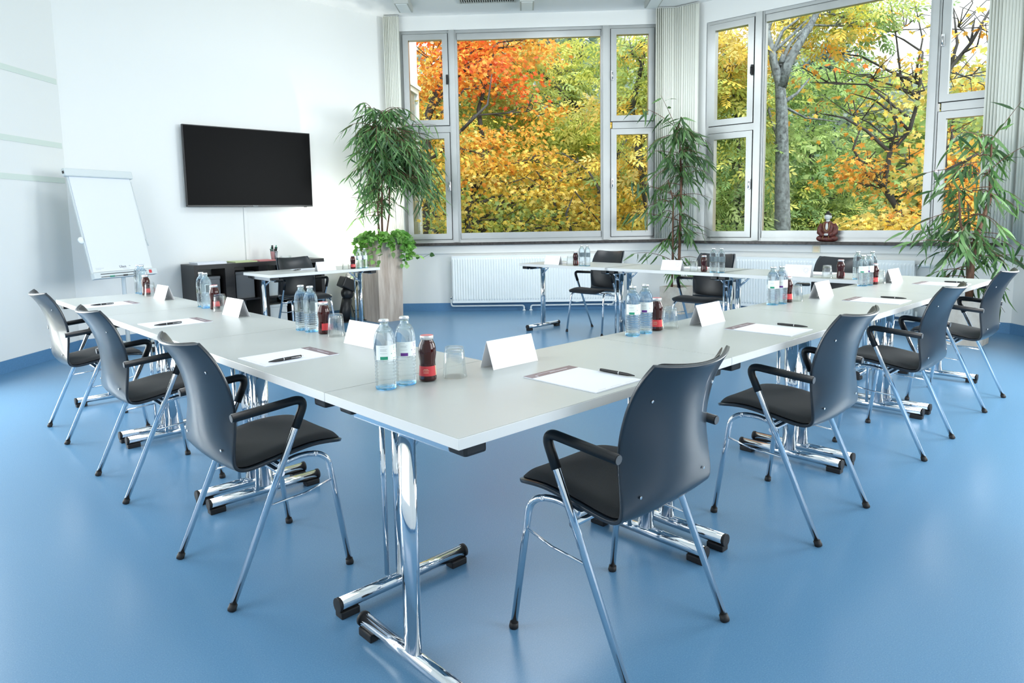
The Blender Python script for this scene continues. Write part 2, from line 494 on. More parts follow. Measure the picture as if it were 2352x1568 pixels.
def window(idx, wi, s0, a1, b0, b1, c0, s1, z0, z1, ztr):
    """outer opening s0..s1, left sashes s0..a1, mullion a1..b0, big pane b0..b1, mullion b1..c0, right sashes c0..s1"""
    T, L = wallT(wi)
    root = thing('window_%d' % idx, None, None, kind='structure')
    mb = MB()
    frame_rect(mb, s0, s1, z0, z1, 0.035, 0.02, 0.12, T)
    for (p, q) in ((a1, b0), (b1, c0)):
        mb.box((p, 0.012, z0 + 0.002), (q, 0.125, z1 - 0.002), T)
        mb.box((p + 0.015, -0.018, z0 + 0.004), (q - 0.02, 0.012, z1 - 0.004), T)
    for (p, q) in ((s0, a1), (c0, s1)):
        mb.box((p + 0.03, 0.02, ztr - 0.04), (q, 0.12, ztr + 0.04), T)
    structure('window_frame', mb, M['alu'], root)
    # fixed big pane frame
    mb = MB()
    frame_rect(mb, b0, b1, z0 + 0.03, z1 - 0.03, 0.012, 0.03, 0.09, T)
    mb.box((b0, 0.03, z0 + 0.03), (b1, 0.10, z0 + 0.12), T)
    mb.box((b0, 0.03, z1 - 0.12), (b1, 0.10, z1 - 0.03), T)
    structure('pane_frame', mb, M['alu'], root)
    mb = MB(); mb.box((b0 + 0.011, 0.060, z0 + 0.119), (b1 - 0.011, 0.066, z1 - 0.119), T)
    structure('pane', mb, M['pane'], root)
    for (p, q, hside) in ((s0 + 0.035, a1, 1), (c0, s1 - 0.035, 0)):
        for (za, zb) in ((z0 + 0.035, ztr - 0.04), (ztr + 0.04, z1 - 0.035)):
            mb = MB(); frame_rect(mb, p + 0.008, q - 0.008, za + 0.008, zb - 0.008, 0.072, 0.0, 0.09, T)
            sash = structure('sash', mb, M['alu'], root)
            mb = MB(); frame_rect(mb, p, q, za, zb, 0.012, 0.03, 0.05, T)
            structure('gasket', mb, M['alu_dark'], sash)
            mb = MB(); mb.box((p + 0.078, 0.045, za + 0.078), (q - 0.078, 0.051, zb - 0.078), T)
            structure('pane', mb, M['pane'], sash)
            hs = q - 0.022 if hside else p + 0.022
            mb = MB(); zc = (za + zb) / 2
            mb.box((hs - 0.014, -0.022, zc - 0.06), (hs + 0.014, -0.001, zc + 0.06), T, bev=0.005)
            mb.tube([T.inverted() @ (T @ Vector((hs, -0.02, zc + 0.03))), (hs, -0.045, zc + 0.03), (hs, -0.05, zc - 0.05)], 0.008, 8, T)
            structure('handle', mb, M['black'] if (hside and zc > 2) else M['silver'], sash)
    mb = MB(); mb.box((0.03 if wi != 3 else 0.4, -0.105, z0 - 0.037), (L - 0.06, 0.11, z0 - 0.002), T, bev=0.004)
    structure('window_sill', mb, M['sill'], root)
    return root
window(1, 1, 0.20, 0.83, 0.93, 2.79, 2.90, 3.50, 0.91, 3.62, 2.38)
window(2, 2, 0.40, 1.00, 1.11, 2.79, 2.88, 3.42, 0.89, 3.55, 2.25)
window(3, 3, 0.50, 1.15, 1.25, 2.85, 2.95, 3.60, 0.90, 3.50, 2.30)

# unseen glazed door, added to the left wall to motivate the area light
T = T7
droot = thing('added_door_1', None, None, kind='structure')
mb = MB(); frame_rect(mb, 0.25, 2.15, 0.02, 2.55, 0.05, 0.01, 0.12, T); structure('added_door_frame', mb, M['white'], droot)
for (p, q) in ((0.30, 1.19), (1.21, 2.10)):
    mb = MB(); frame_rect(mb, p, q, 0.07, 2.50, 0.09, 0.02, 0.08, T); leafo = structure('added_door_leaf', mb, M['white'], droot)
    mb = MB(); mb.box((p + 0.089, 0.045, 0.159), (q - 0.089, 0.051, 2.411), T); structure('pane', mb, M['pane'], leafo)
mb = MB(); mb.tube([(1.15, 0.018, 1.05), (1.15, -0.04, 1.05), (1.03, -0.045, 1.05)], 0.010, 8, T); structure('added_door_handle', mb, M['silver'], droot)

# ------------------------------------------------------------------ stacked vertical blinds
def blind(label, wi, s0, s1, z0, z1, nl):
    T, L = wallT(wi)
    root = thing('vertical_blind', label, 'blind', tuple(T @ Vector(((s0 + s1) / 2, -0.08, z0))), 0, 'vertical blinds drawn to the window sides')
    root.rotation_euler = (0, 0, math.atan2(T[1][0], T[0][0]))
    w = s1 - s0
    mb = MB(); mb.box((-w/2, -0.03, z1 - z0 - 0.012), (w/2, 0.03, z1 - z0)); mb.build('head_rail', M['lightbox'], root)
    mb = MB()
    for k in range(nl):
        x = -w/2 + w * (k + 0.5) / nl
        a = 0.45 if k < nl * 0.4 else 0.10
        dx, dy = 0.050 * math.cos(a) * 0.8, 0.045 * math.sin(a) + 0.012
        zt = z1 - z0 - 0.013
        pts = []
        for j in range(5):
            t = j / 4 * 2 - 1
            pts.append((x + dx * t * (w / nl / 0.05 if a < 0.5 else 0.4), -0.015 + dy * t * 0.8 - 0.008 * (1 - t*t)))
        vs = [(px, py, 0.02) for px, py in pts] + [(px, py, zt) for px, py in pts]
        mb.sm = True
        mb.add(vs, [(j, j+1, j+6, j+5) for j in range(4)])
    o = mb.build('slats', M['blind'], root)
    md = o.modifiers.new('s', 'SOLIDIFY'); md.thickness = 0.0015
    return root
blind('cream vertical blind stack beside the screen wall, left of the wide autumn window', 1, 0.03, 0.215, 0.93, 3.79, 9)
blind('cream vertical blind stack on the left face of the window corner', 1, 3.46, 3.71, 0.90, 3.79, 10)
blind('cream vertical blind stack on the right face of the window corner', 2, 0.02, 0.335, 0.88, 3.79, 11)
blind('cream vertical blind stack at the far right end of the statue window', 2, 3.29, 3.55, 0.87, 3.79, 10)
blind('cream vertical blind at the right picture edge on the side wall', 3, 0.12, 0.50, 0.88, 3.79, 10)

# ------------------------------------------------------------------ radiators
def radiator(label, wi, s0, s1, z0, z1, pipes):
    T, L = wallT(wi)
    root = thing('radiator', label, 'radiator', tuple(T @ Vector(((s0+s1)/2, -0.07, z0))), math.atan2(T[1][0], T[0][0]))
    w = s1 - s0; h = z1 - z0
    n = int(w / 0.0333)
    # front panel with rounded flutes
    vs = []; fs = []
    xs = []
    step = w / n
    for k in range(n + 1):
        for q in (0.0, 0.30, 0.5, 0.80):
            if k == n and q > 0: break
            xs.append((-w/2 + (k + q) * step, 0.0 if q in (0.0, 0.80) else -0.0095))
    rows = [(0.0, 0), (0.03, 0), (0.05, 1), (h - 0.05, 1), (h - 0.03, 0), (h, 0)]
    for (z, on) in rows:
        for (x, y) in xs: vs.append((x, -0.045 + y * (on), z))
    m_ = len(xs)
    for r in range(len(rows) - 1):
        for k in range(m_ - 1): fs.append((r*m_ + k, r*m_ + k + 1, (r+1)*m_ + k + 1, (r+1)*m_ + k))
    mb = MB(); mb.add(vs, fs); mb.box((-w/2, -0.0445, 0.0), (w/2, -0.040, h)); mb.build('front_panel', M['white'], root)
    mb = MB(); mb.box((-w/2, 0.02, 0), (w/2, 0.03, h - 0.005)); mb.build('rear_panel', M['white'], root)
    mb = MB(); mb.box((-w/2 - 0.004, -0.046, 0.002), (-w/2 - 0.0005, 0.032, h)); mb.box((w/2 + 0.0005, -0.046, 0.002), (w/2 + 0.004, 0.032, h)); mb.build('side_cover', M['white'], root)
    mb = MB()
    mb.box((-w/2, -0.039, h - 0.006), (w/2, 0.019, h))
    mb.build('top_grille', M['white'], root)
    for x in (-w/2 + 0.3, w/2 - 0.3):
        mb = MB(); mb.box((x - 0.02, 0.031, 0.1), (x + 0.02, 0.069, h - 0.1)); mb.build('bracket', M['white'], root)
    xm = w * pipes
    for sgn, xe, xf in ((-1, -w/2 - 0.025, xm - 0.045), (1, w/2 + (0.03 if wi == 2 else -0.12), xm + 0.045)):
        mb = MB()
        mb.tube(filleted([(xe, 0.0, 0.06), (xe, 0.0, -0.045), (xf, 0.0, -0.045 - 0.002), (xf, 0.0, -z0 + 0.001)], 0.03, 5), 0.011, 8)
        mb.lathe([(0.0, 0.0), (0.022, 0.0), (0.022, 0.008), (0.013, 0.014), (0, 0.014)], 12, Matrix.Translation((xf, 0, -z0 + 0.001)))
        mb.build('pipe', M['white'], root)
    if wi == 2:
        mb = MB(); mb.tube([(w/2 + 0.004, 0, h - 0.05), (w/2 + 0.06, 0, h - 0.05)], 0.012, 10)
        v = mb.build('valve', M['silver'], root)
        mb = MB(); mb.tube([(w/2 + 0.061, 0, h - 0.05), (w/2 + 0.14, 0, h - 0.05)], [0.024, 0.020], 12); mb.build('thermostat', M['white'], v)
    else:
        mb = MB(); mb.tube([(-w/2 - 0.025, 0, 0.05), (-w/2 - 0.025, 0, 0.085), ], 0.014, 10); mb.build('valve', M['silver'], root)
    return root
radiator('white fluted panel radiator under the wide autumn window', 1, 0.82, 3.05, 0.115, 0.735, -0.06)
radiator('white fluted panel radiator below the statue window, with thermostat', 2, 0.88, 2.76, 0.105, 0.700, 0.18)

# socket under the statue sill
T, L = wallT(2)
root = thing('wall_socket', 'small cream wall socket plate under the sill by the seated statue', 'socket', tuple(T @ Vector((1.77, -0.031, 0.80))), math.atan2(T[1][0], T[0][0]))
mb = MB(); mb.box((-0.04, -0.012, -0.04), (0.04, 0.0, 0.04), bev=0.004); pl_ = mb.build('plate', M['cream_plastic'], root)
mb = MB(); mb.box((-0.025, -0.017, -0.026), (0.025, -0.0125, -0.004)); mb.box((-0.025, -0.017, 0.004), (0.025, -0.0125, 0.026)); mb.build('insert', M['cream'], root)

# ------------------------------------------------------------------ ceiling fixtures
for k, (x, y, lab) in enumerate(((4.12, 5.90, 'small grey ceiling lamp box nearest the screen wall'), (5.20, 4.90, 'small grey ceiling lamp box beside the ceiling vent'), (6.30, 3.86, 'small grey ceiling lamp box nearest the window corner'))):
    r = thing('ceiling_lamp', lab, 'lamp', (x, y, H - 0.001), -PI/4, 'grey ceiling lamp boxes')
    mb = MB(); mb.box((-0.085, -0.25, -0.075), (0.085, 0.12, 0), bev=0.006); mb.build('housing', M['lightbox'], r)
    mb = MB(); mb.box((-0.065, -0.23, -0.080), (0.065, 0.10, -0.0755)); mb.build('diffuser', M['white'], r)
r = thing('ceiling_vent', 'long slotted white ventilation grille in the ceiling above the wide window', 'vent', (4.78, 5.14, H - 0.001), -PI/4)
mb = MB(); mb.box((-0.34, -0.11, -0.014), (0.34, -0.095, 0)); mb.box((-0.34, 0.095, -0.014), (0.34, 0.11, 0)); mb.box((-0.34, -0.095, -0.014), (-0.325, 0.095, 0)); mb.box((0.325, -0.095, -0.014), (0.34, 0.095, 0)); mb.build('frame', M['lightbox'], r)
mb = MB()
for k in range(24):
    x = -0.315 + k * 0.0272
    mb.box((x, -0.095, -0.012), (x + 0.012, 0.095, -0.002))
mb.build('slats', M['lightbox'], r)
mb = MB(); mb.box((-0.325, -0.095, -0.0015), (0.325, 0.095, 0)); mb.build('backing', M['alu_dark'], r)

mb = MB(); mb.box((2.7, 3.05, 3.75), (5.1, 4.35, 3.799), bev=0.01); structure('added_fill_housing', mb, M['white'])  # unseen housing, added only to carry the overhead fill light

# ------------------------------------------------------------------ tables
TZ = 0.73; TT = 0.027
def make_table():
    root = thing('folding_table', 'x', 'table')
    mb = MB(); mb.box((0.001, 0.001, TZ - TT), (1.199, 0.599, TZ - 0.0012), bev=0.0008)
    mb.m = 1; mb.box((0.002, 0.002, TZ - 0.0013), (1.198, 0.598, TZ))
    mb.build('table_top', [M['edge'], M['table']], root)
    for sgn, x in ((1, 0.068), (-1, 1.132)):
        mb = MB()
        mb.tube([(x, 0.30, 0.058), (x, 0.30, 0.665)], 0.034, 24, sx=0.5)
        mb.tube([(x + sgn*0.030, 0.350, 0.055), (x + sgn*0.030, 0.350, 0.665)], 0.009, 10)
        leg = mb.build('leg', M['chrome'], root)
        mb = MB(); mb.tube([(x, 0.055, 0.042), (x, 0.545, 0.042)], 0.021, 16); mb.build('foot_bar', M['chrome'], leg)
        for y0, y1, ye in ((0.050, 0.115, 0.046), (0.485, 0.550, 0.554)):
            mb = MB()
            mb.box((x - 0.020, y0, 0.0), (x + 0.020, y1, 0.024), bev=0.004)
            a, b = (ye, y0 + 0.006) if ye < y0 else (y1 - 0.006, ye)
            mb.tube([(x, a, 0.042), (x, b, 0.042)], 0.0225, 16)
            mb.build('foot_cap', M['rubber'], leg)
        mb = MB(); mb.box((x - 0.022, 0.075, 0.664), (x + 0.022, 0.525, 0.7025), bev=0.004); mb.build('cross_bar', M['chrome'], root)
        for (y0, y1) in ((0.02, 0.085), (0.515, 0.58)):
            mb = MB(); mb.box((x - 0.033, y0, 0.672), (x + 0.033, y1, 0.7028), bev=0.007); mb.build('clamp', M['black'], root)
        mb = MB(); mb.tube([(x + sgn*0.02, 0.325, 0.60), (x + sgn*0.13, 0.325, 0.698)], 0.0085, 8); mb.tube([(x + sgn*0.012, 0.31, 0.60), (x + sgn*0.034, 0.35, 0.60)], 0.013, 10); mb.build('brace', M['chrome'], root)
        mb = MB(); mb.box((x + sgn*0.035 - 0.02, 0.285, 0.694), (x + sgn*0.16 + 0.01 * sgn, 0.365, 0.7028)) if sgn > 0 else mb.box((x - 0.16, 0.285, 0.694), (x - 0.02, 0.365, 0.7028))
        mb.build('hinge_plate', M['silver'], root)
    return root
TG = 'folding tables set in an open square'
tab = make_table()
tab_specs = [
    (0.0, 0.0, 0, 'pale grey folding table at the near corner, closest to the camera'),
    (1.2, 0.0, 0, 'pale grey folding table second along the right row'),
    (2.4, 0.0, 0, 'pale grey folding table third along the right row'),
    (3.6, 0.0, 0, 'pale grey folding table at the far end of the right row'),
    (0.6, 0.6, PI/2, 'pale grey folding table beside the near corner, first of the left row'),
    (0.6, 1.8, PI/2, 'pale grey folding table in the middle of the left row'),
    (0.6, 3.0, PI/2, 'pale grey folding table at the far end of the left row by the flipchart'),
    (4.83, 0.62, PI/2, 'pale grey folding table of the far row joining the right row'),
    (4.83, 1.76, PI/2, 'pale grey folding table in the middle of the far row'),
    (4.83, 2.92, PI/2, 'pale grey folding table at the open left end of the far row'),
    (1.83, 4.96, 0.0, 'single pale grey folding table standing apart below the wall screen'),
]
for k, (x, y, r, lab) in enumerate(tab_specs):
    if k == 0:
        tab['label'] = lab; tab['group'] = TG
    else:
        dup(tab, (x, y, 0), r, lab, TG)

# ------------------------------------------------------------------ chairs (local +x points to the table)
def make_chair():
    root = thing('armchair', 'x', 'chair')
    # centre profile of the shell from front lip to top of the back
    prof = [(0.278, 0.430), (0.255, 0.442), (0.215, 0.449), (0.15, 0.447), (0.08, 0.438), (0.01, 0.427), (-0.05, 0.417), (-0.09, 0.414), (-0.118, 0.424), (-0.137, 0.450), (-0.146, 0.49), (-0.150, 0.55), (-0.155, 0.62), (-0.167, 0.69), (-0.187, 0.75), (-0.215, 0.80), (-0.245, 0.838)]
    N = len(prof); Wn = 12
    def surf(i, t, off=0.0, wscale=1.0):
        x, z = prof[i]
        u = i / (N - 1)
        # half width
        if i <= 1: hw = 0.170 + 0.035 * i
        elif i < 9: hw = 0.212
        else: hw = 0.212 - 0.022 * ((i - 9) / (N - 10)) ** 1.5
        if i == N - 1: hw -= 0.012
        hw *= wscale
        back = max(0.0, min(1.0, (i - 8) / 4.0))
        cx = 0.048 * back * t * t
        cz = 0.012 * t * t * (1 - back) * (1 if i > 2 else 0.3)
        if i >= N - 3: cz += 0.020 * (t * t) * ((i - N + 4) / 3) * 0.6 - 0.0
        # normal in profile plane
        a = prof[max(0, i-1)]; b = prof[min(N-1, i+1)]
        tx, tz = b[0] - a[0], b[1] - a[1]; l = math.hypot(tx, tz)
        nx, nz = tz / l, -tx / l     # towards sitter
        if nx < 0 and i > 9: nx, nz = -nx, -nz
        if i <= 8 and nz < 0: nx, nz = -nx, -nz
        return (x + cx + nx * off, t * hw, z + cz + nz * off)
    def sheet(i0, i1, off, ws, puff=0.0):
        vs = []; rows = i1 - i0 + 1
        for i in range(i0, i1 + 1):
            for k in range(Wn + 1):
                t = -1 + 2 * k / Wn
                w2 = ws
                if i in (i0, i1) and puff: w2 = ws * 0.90
                o = off
                if puff:
                    e = min(1.0, (1 - abs(t)) * 5, (i - i0) * 1.2, (i1 - i) * 1.2)
                    o = off + puff * max(0, e) ** 0.5
                vs.append(surf(i, t, o, w2))
        fs = [(r*(Wn+1) + k, r*(Wn+1) + k + 1, (r+1)*(Wn+1) + k + 1, (r+1)*(Wn+1) + k) for r in range(rows - 1) for k in range(Wn)]
        mb = MB(); mb.sm = True; mb.add(vs, fs); return mb
    o = sheet(0, N - 1, 0.0, 1.0).build('shell', M['shell'], root)
    md = o.modifiers.new('sub', 'SUBSURF'); md.levels = 1; md.render_levels = 2; md.boundary_smooth = 'PRESERVE_CORNERS'
    md = o.modifiers.new('sol', 'SOLIDIFY'); md.thickness = 0.011; md.offset = 0
    md = o.modifiers.new('bev', 'BEVEL'); md.width = 0.002; md.segments = 2; md.limit_method = 'ANGLE'
    def pad(name, i0, i1, puff, mt):
        top = sheet(i0, i1, 0.008, 0.93, puff); bot = sheet(i0, i1, 0.0062, 0.93)
        nv = len(top.v)
        f = list(top.f) + [[j + nv for j in ff][::-1] for ff in bot.f]
        R = i1 - i0 + 1; W1 = Wn + 1
        loop = [k for k in range(W1)] + [r*W1 + Wn for r in range(1, R)] + [(R-1)*W1 + k for k in range(Wn - 1, -1, -1)] + [r*W1 for r in range(R - 2, 0, -1)]
        for a, b in zip(loop, loop[1:] + loop[:1]): f.append([a, a + nv, b + nv, b])
        mb = MB(); mb.sm = True; mb.add(list(top.v) + list(bot.v), f)
        o = mb.build(name, mt, root)
        md = o.modifiers.new('sub', 'SUBSURF'); md.levels = 1; md.render_levels = 2
        return o
    pad('seat_pad', 0, 8, 0.017, M['fabric'])
    pad('back_pad', 9, N - 1, 0.010, M['leather'])
    for s in (-1, 1):
        y = 0.237 * s
        pts = filleted([(-0.168, y, 0.012), (0.117, y, 0.633), (-0.128, y*0.985, 0.612)], 0.048, 8)
        mb = MB(); mb.tube(pts, 0.0110, 12)
        arm = mb.build('rear_leg', M['chrome'], root)
        P = Vector((-0.168, y, 0.012)); Q = Vector((0.117, y, 0.633)); st = P.lerp(Q, 0.845)
        pts = [st] + filleted([P, Q, Vector((-0.132, y*0.985, 0.6117))], 0.048, 8)[1:]
        mb = MB(); mb.tube(pts, 0.0142, 14); mb.build('armrest', M['arm'], root)
        e = Vector((-0.132, y*0.985, 0.6117)); d = (e - Q).normalized()
        mb = MB(); mb.tube([e + d*0.0002, e + d*0.0025], 0.0125, 12); mb.build('end_cap', M['endcap'], root)
        mb = MB(); mb.tube([(-0.1715, y, 0.0), (-0.170, y, 0.004), (-0.163, y, 0.020)], [0.0125, 0.0142, 0.0128], 14); mb.build('foot_cap', M['rubber'], root)
        # front leg, bends under the seat and runs back to the rear leg
        yf = 0.232 * s
        pts = filleted([(0.252, yf + 0.004*s, 0.012), (0.196, yf*0.93, 0.414), (0.120, yf*0.80, 0.426), (0.035, yf * 0.80, 0.408)], 0.045, 7)
        mb = MB(); mb.tube(pts, 0.0105, 12); mb.build('front_leg', M['chrome'], root)
        mb = MB(); mb.tube([(0.2535, yf + 0.004*s, 0.0), (0.253, yf + 0.004*s, 0.004), (0.2505, yf + 0.004*s, 0.020)], [0.0125, 0.0142, 0.0125], 14); mb.build('foot_cap', M['rubber'], root)
        mb = MB(); mb.tube([(0.214, yf*0.96, 0.325), (0.10, y*0.975, 0.305), (-0.036, y*0.985, 0.298)], 0.004, 8); mb.build('side_rod', M['chrome'], root)
    mb = MB(); mb.tube([(0.020, -0.237, 0.395), (0.022, 0.0, 0.398), (0.020, 0.237, 0.395)], 0.009, 10); mb.tube([(0.035, -0.19, 0.408), (0.035, 0.19, 0.408)], 0.008, 10)
    mb.build('cross_tube', M['chrome'], root)
    for (i, t) in ((14, -0.72), (14, 0.72), (10, -0.72), (10, 0.72)):
        p = Vector(surf(i, t, -0.0068)); q = Vector(surf(i, t, -0.0095))
        mb = MB(); mb.tube([p, q], 0.0042, 10); mb.build('screw', M['silver'], root)
    return root
CG = 'black cantilever armchairs around the tables'
chair = make_chair()
chair_specs = [
    (0.0, 1.18, 0, 'black armchair nearest on the left row, left of the near corner'),
    (0.0, 2.35, 0, 'black armchair in the middle of the left row'),
    (0.0, 3.50, 0, 'black armchair at the far end of the left row, its back shining white'),
    (0.634, 0.0, PI/2, 'large black armchair in the front, first of the right row'),
    (1.777, 0.0, PI/2, 'black armchair second along the right row'),
    (3.012, 0.0, PI/2, 'black armchair third along the right row'),
    (4.165, 0.0, PI/2, 'black armchair at the far end of the right row by the sandstone pot'),
    (4.77, 3.46, PI, 'black armchair at the left place of the far row before the radiator'),
    (4.77, 2.20, PI, 'black armchair at the middle place of the far row before the corner plant'),
    (4.77, 1.08, PI, 'black armchair at the right place of the far row, mostly behind bottles'),
    (2.42, 5.50, -PI/2, 'black armchair behind the single table below the wall screen'),
]
for k, (x, y, r, lab) in enumerate(chair_specs):
    if k == 0:
        chair.location = (x, y, 0); chair.rotation_euler = (0, 0, r); chair['label'] = lab; chair['group'] = CG
    else:
        dup(chair, (x, y, 0), r, lab, CG)

# ------------------------------------------------------------------ table setting
def ring_mod(a, z, r):
    if 0.018 < z < 0.082 and r > 0.02:
        return 0.0012 * max(0.0, math.sin((z - 0.018) / 0.064 * 2 * PI * 6.5)) * (0.72 + 0.28 * math.cos(a * 14))
    return 0
def make_bottle(kind):
    root = thing('water_bottle', 'x', 'bottle')
    prof = [(0, 0.003), (0.018, 0.002), (0.025, 0.0015), (0.0285, 0.004), (0.0295, 0.010)]
    prof += [(0.0295, z) for z in [0.018 + 0.064 * i / 36 for i in range(37)]]
    prof += [(0.0298, 0.084), (0.0310, 0.087), (0.0310, 0.132), (0.0304, 0.144), (0.0285, 0.156), (0.0250, 0.166), (0.0200, 0.1745), (0.0152, 0.180), (0.0132, 0.184), (0.0126, 0.190), (0.0130, 0.196), (0.0130, 0.1995), (0, 0.1995)]
    mb = MB(); mb.lathe(prof, 56, mod=ring_mod)
    # air space in the neck above the water
    mb.lathe([(0, 0.166), (0.0225, 0.166), (0.0180, 0.1735), (0.0128, 0.180), (0.0108, 0.186), (0.0108, 0.195), (0, 0.195)], 28, flip=True)
    mb.build('glass_body', M['bottle'], root)
    mb = MB(); mb.lathe([(0, 0.0001), (0.027, 0.0001), (0.0292, 0.002), (0.0297, 0.0065)], 32); mb.build('base_ring', M['bluebase'], root)
    mb = MB(); mb.lathe([(0.0140, 0.1945), (0.0146, 0.1960), (0.0143, 0.2000), (0.0132, 0.2025), (0, 0.2030)], 42, mod=lambda a, z, r: 0.0007 * math.cos(21 * a) if z < 0.2 else 0)
    mb.build('crown_cap', M['cap'], root)
    # wrap label, facing -x in local space
    a0, a1 = PI - 1.25, PI + 1.25
    mb = MB(); mb.lathe([(0.03125, 0.0885), (0.03125, 0.1305)], 24, a0=a0, a1=a1)
    lb = mb.build('label', M['label'], root)
    col = M['green'] if kind == 'green' else M['purple']
    mb = MB(); R = 0.0314
    mb.lathe([(R, 0.0895), (R, 0.0985)], 8, a0=PI - 0.80, a1=PI - 0.10)
    mb.m = 1
    for (z, b0, b1) in ((0.1260, 0.3, 0.7), (0.1190, 0.3, 0.9), (0.1165, 0.3, 0.8), (0.1140, 0.3, 0.85), (0.1070, 0.3, 0.9)):
        mb.lathe([(R, z), (R, z + 0.0008)], 8, a0=PI - 0.80, a1=PI - 0.80 + (b1 - b0) * 1.1)
    mb.m = 2
    for (z, b) in ((0.125, -0.15), (0.125, -0.4), (0.121, -0.15), (0.121, -0.4), (0.116, -0.2), (0.105, 0.12), (0.0915, -0.1), (0.0915, -0.3), (0.0915, -0.5), (0.105, -0.3)):
        mb.lathe([(R, z), (R, z + 0.0020)], 3, a0=PI + 0.4 - b - 0.05, a1=PI + 0.4 - b + 0.05)
    mb.build('print', [col, M['greyink'], col], lb)
    return root
def make_juice():
    root = thing('juice_bottle', 'x', 'bottle')
    prof = [(0, 0.0015), (0.022, 0.001), (0.0262, 0.004), (0.0268, 0.010), (0.0262, 0.022), (0.0252, 0.038), (0.0238, 0.052), (0.0238, 0.062), (0.0256, 0.074), (0.0272, 0.087), (0.0268, 0.098), (0.0245, 0.110), (0.0205, 0.119), (0.0180, 0.124), (0.0180, 0.128), (0, 0.128)]
    mb = MB(); mb.lathe(prof, 40); mb.build('bottle_body', M['juice'], root)
    mb = MB(); mb.lathe([(0.0182, 0.1255), (0.0208, 0.1265), (0.0208, 0.1370), (0.0195, 0.1385)], 36); mb.m = 1; mb.lathe([(0.0195, 0.1385), (0.0, 0.1390)], 36)
    mb.build('lid', [M['cap'], M['capred']], root)
    mb = MB(); mb.lathe([(0.0269, 0.018), (0.0264, 0.024), (0.0256, 0.034), (0.0246, 0.0475)], 30, a0=PI - 1.6, a1=PI + 1.3)
    mb.m = 1; mb.lathe([(0.0269, 0.018), (0.0264, 0.024), (0.0256, 0.034), (0.0246, 0.0475)], 12, a0=PI + 1.3, a1=PI + 2.1)
    lb = mb.build('label', [M['redlabel'], M['cream']], root)
    mb = MB()
    for (z, w) in ((0.038, 0.5), (0.034, 0.7), (0.028, 0.6)):
        mb.lathe([(0.0269, z), (0.0268, z + 0.0012)], 8, a0=PI - w/2, a1=PI + w/2)
    mb.build('print', M['cream'], lb)
    return root
def make_glass():
    root = thing('drinking_glass', 'x', 'glass')
    # tumbler standing upside down: rim below, thick base above
    outer = [(0.0385, 0.0), (0.0390, 0.001), (0.0375, 0.004), (0.0345, 0.035), (0.0310, 0.080), (0.0285, 0.0920), (0.0265, 0.0935), (0.0, 0.0938)]
    inner = [(0.0372, 0.0004), (0.0362, 0.004), (0.0332, 0.035), (0.0298, 0.076), (0.0255, 0.0830), (0.0, 0.0838)]
    mb = MB(); mb.lathe([inner[0]] + outer, 40); mb.lathe(inner, 40, flip=True)
    mb.build('tumbler', M['glass'], root)
    return root
def make_card(logo):
    root = thing('name_card', 'x', 'name card')
    # tent, ridge along local y, length .205, half depth .03, height .088
    mb = MB(); L2 = 0.1025; t = 0.0006
    for s in (-1, 1):
        a = Vector((0.0, 0, 0.090)); b = Vector((0.031 * s, 0, 0.0))
        nr = Vector((0.090, 0, 0.031 * s)).normalized() * t * (1 if s > 0 else -1)
        if s < 0: nr = Vector((-0.090, 0, 0.031)).normalized() * t
        else: nr = Vector((0.090, 0, 0.031)).normalized() * t
        vs = [(b.x, -L2, b.z), (b.x, L2, b.z), (a.x, L2, a.z), (a.x, -L2, a.z)]
        vs += [(v[0] + nr.x, v[1], v[2] + nr.z) for v in vs]
        mb.add(vs, [(0, 1, 2, 3), (7, 6, 5, 4), (0, 4, 5, 1), (1, 5, 6, 2), (2, 6, 7, 3), (3, 7, 4, 0)])
    mb.build('folded_card', M['card'], root)
    if logo:
        # faint round emblem printed on the outward face (-x side)
        mb = MB()
        for (cy, cz, rr) in ((-0.062, 0.052, 0.017), (-0.085, 0.060, 0.010), (-0.045, 0.062, 0.010), (-0.070, 0.034, 0.009)):
            vs = []
            nseg = 20
            for q in (rr, rr * 0.78):
                for k in range(nseg):
                    a = 2*PI*k/nseg
                    z = cz + q * math.sin(a); y = cy + q * math.cos(a)
                    vs.append((-0.031 * (1 - z / 0.090) - 0.0010, y, z + 0.0002))
            mb.add(vs, [(k, (k+1) % nseg, nseg + (k+1) % nseg, nseg + k) for k in range(nseg)])
        mb.build('emblem', M['emblem'], root)
    return root
M['emblem'] = mat('emblem_pale', (0.70, 0.66, 0.72), 0.5)
def make_pad():
    root = thing('notepad', 'x', 'notepad')
    # local +x away from the sitter; .285 long, .21 wide
    mb = MB(); mb.box((-0.142, -0.105, 0), (0.142, 0.105, 0.0030)); mb.build('sheets', M['paper'], root)
    mb = MB(); mb.box((0.103, -0.105, 0.0030), (0.142, 0.105, 0.0034)); h = mb.build('header', M['plum'], root)
    mb = MB(); mb.box((0.118, -0.070, 0.0034), (0.122, 0.010, 0.0036)); mb.box((0.127, -0.020, 0.0034), (0.129, 0.060, 0.0036)); mb.box((0.108, 0.070, 0.0034), (0.120, 0.078, 0.0036)); mb.build('header_print', M['ink'], h)
    mb = MB()
    for (y0, y1) in ((-0.09, -0.04), (-0.02, 0.03), (0.05, 0.085)): mb.box((-0.133, y0, 0.0030), (-0.131, y1, 0.0032))
    mb.build('footer_print', M['ink'], root)
    return root
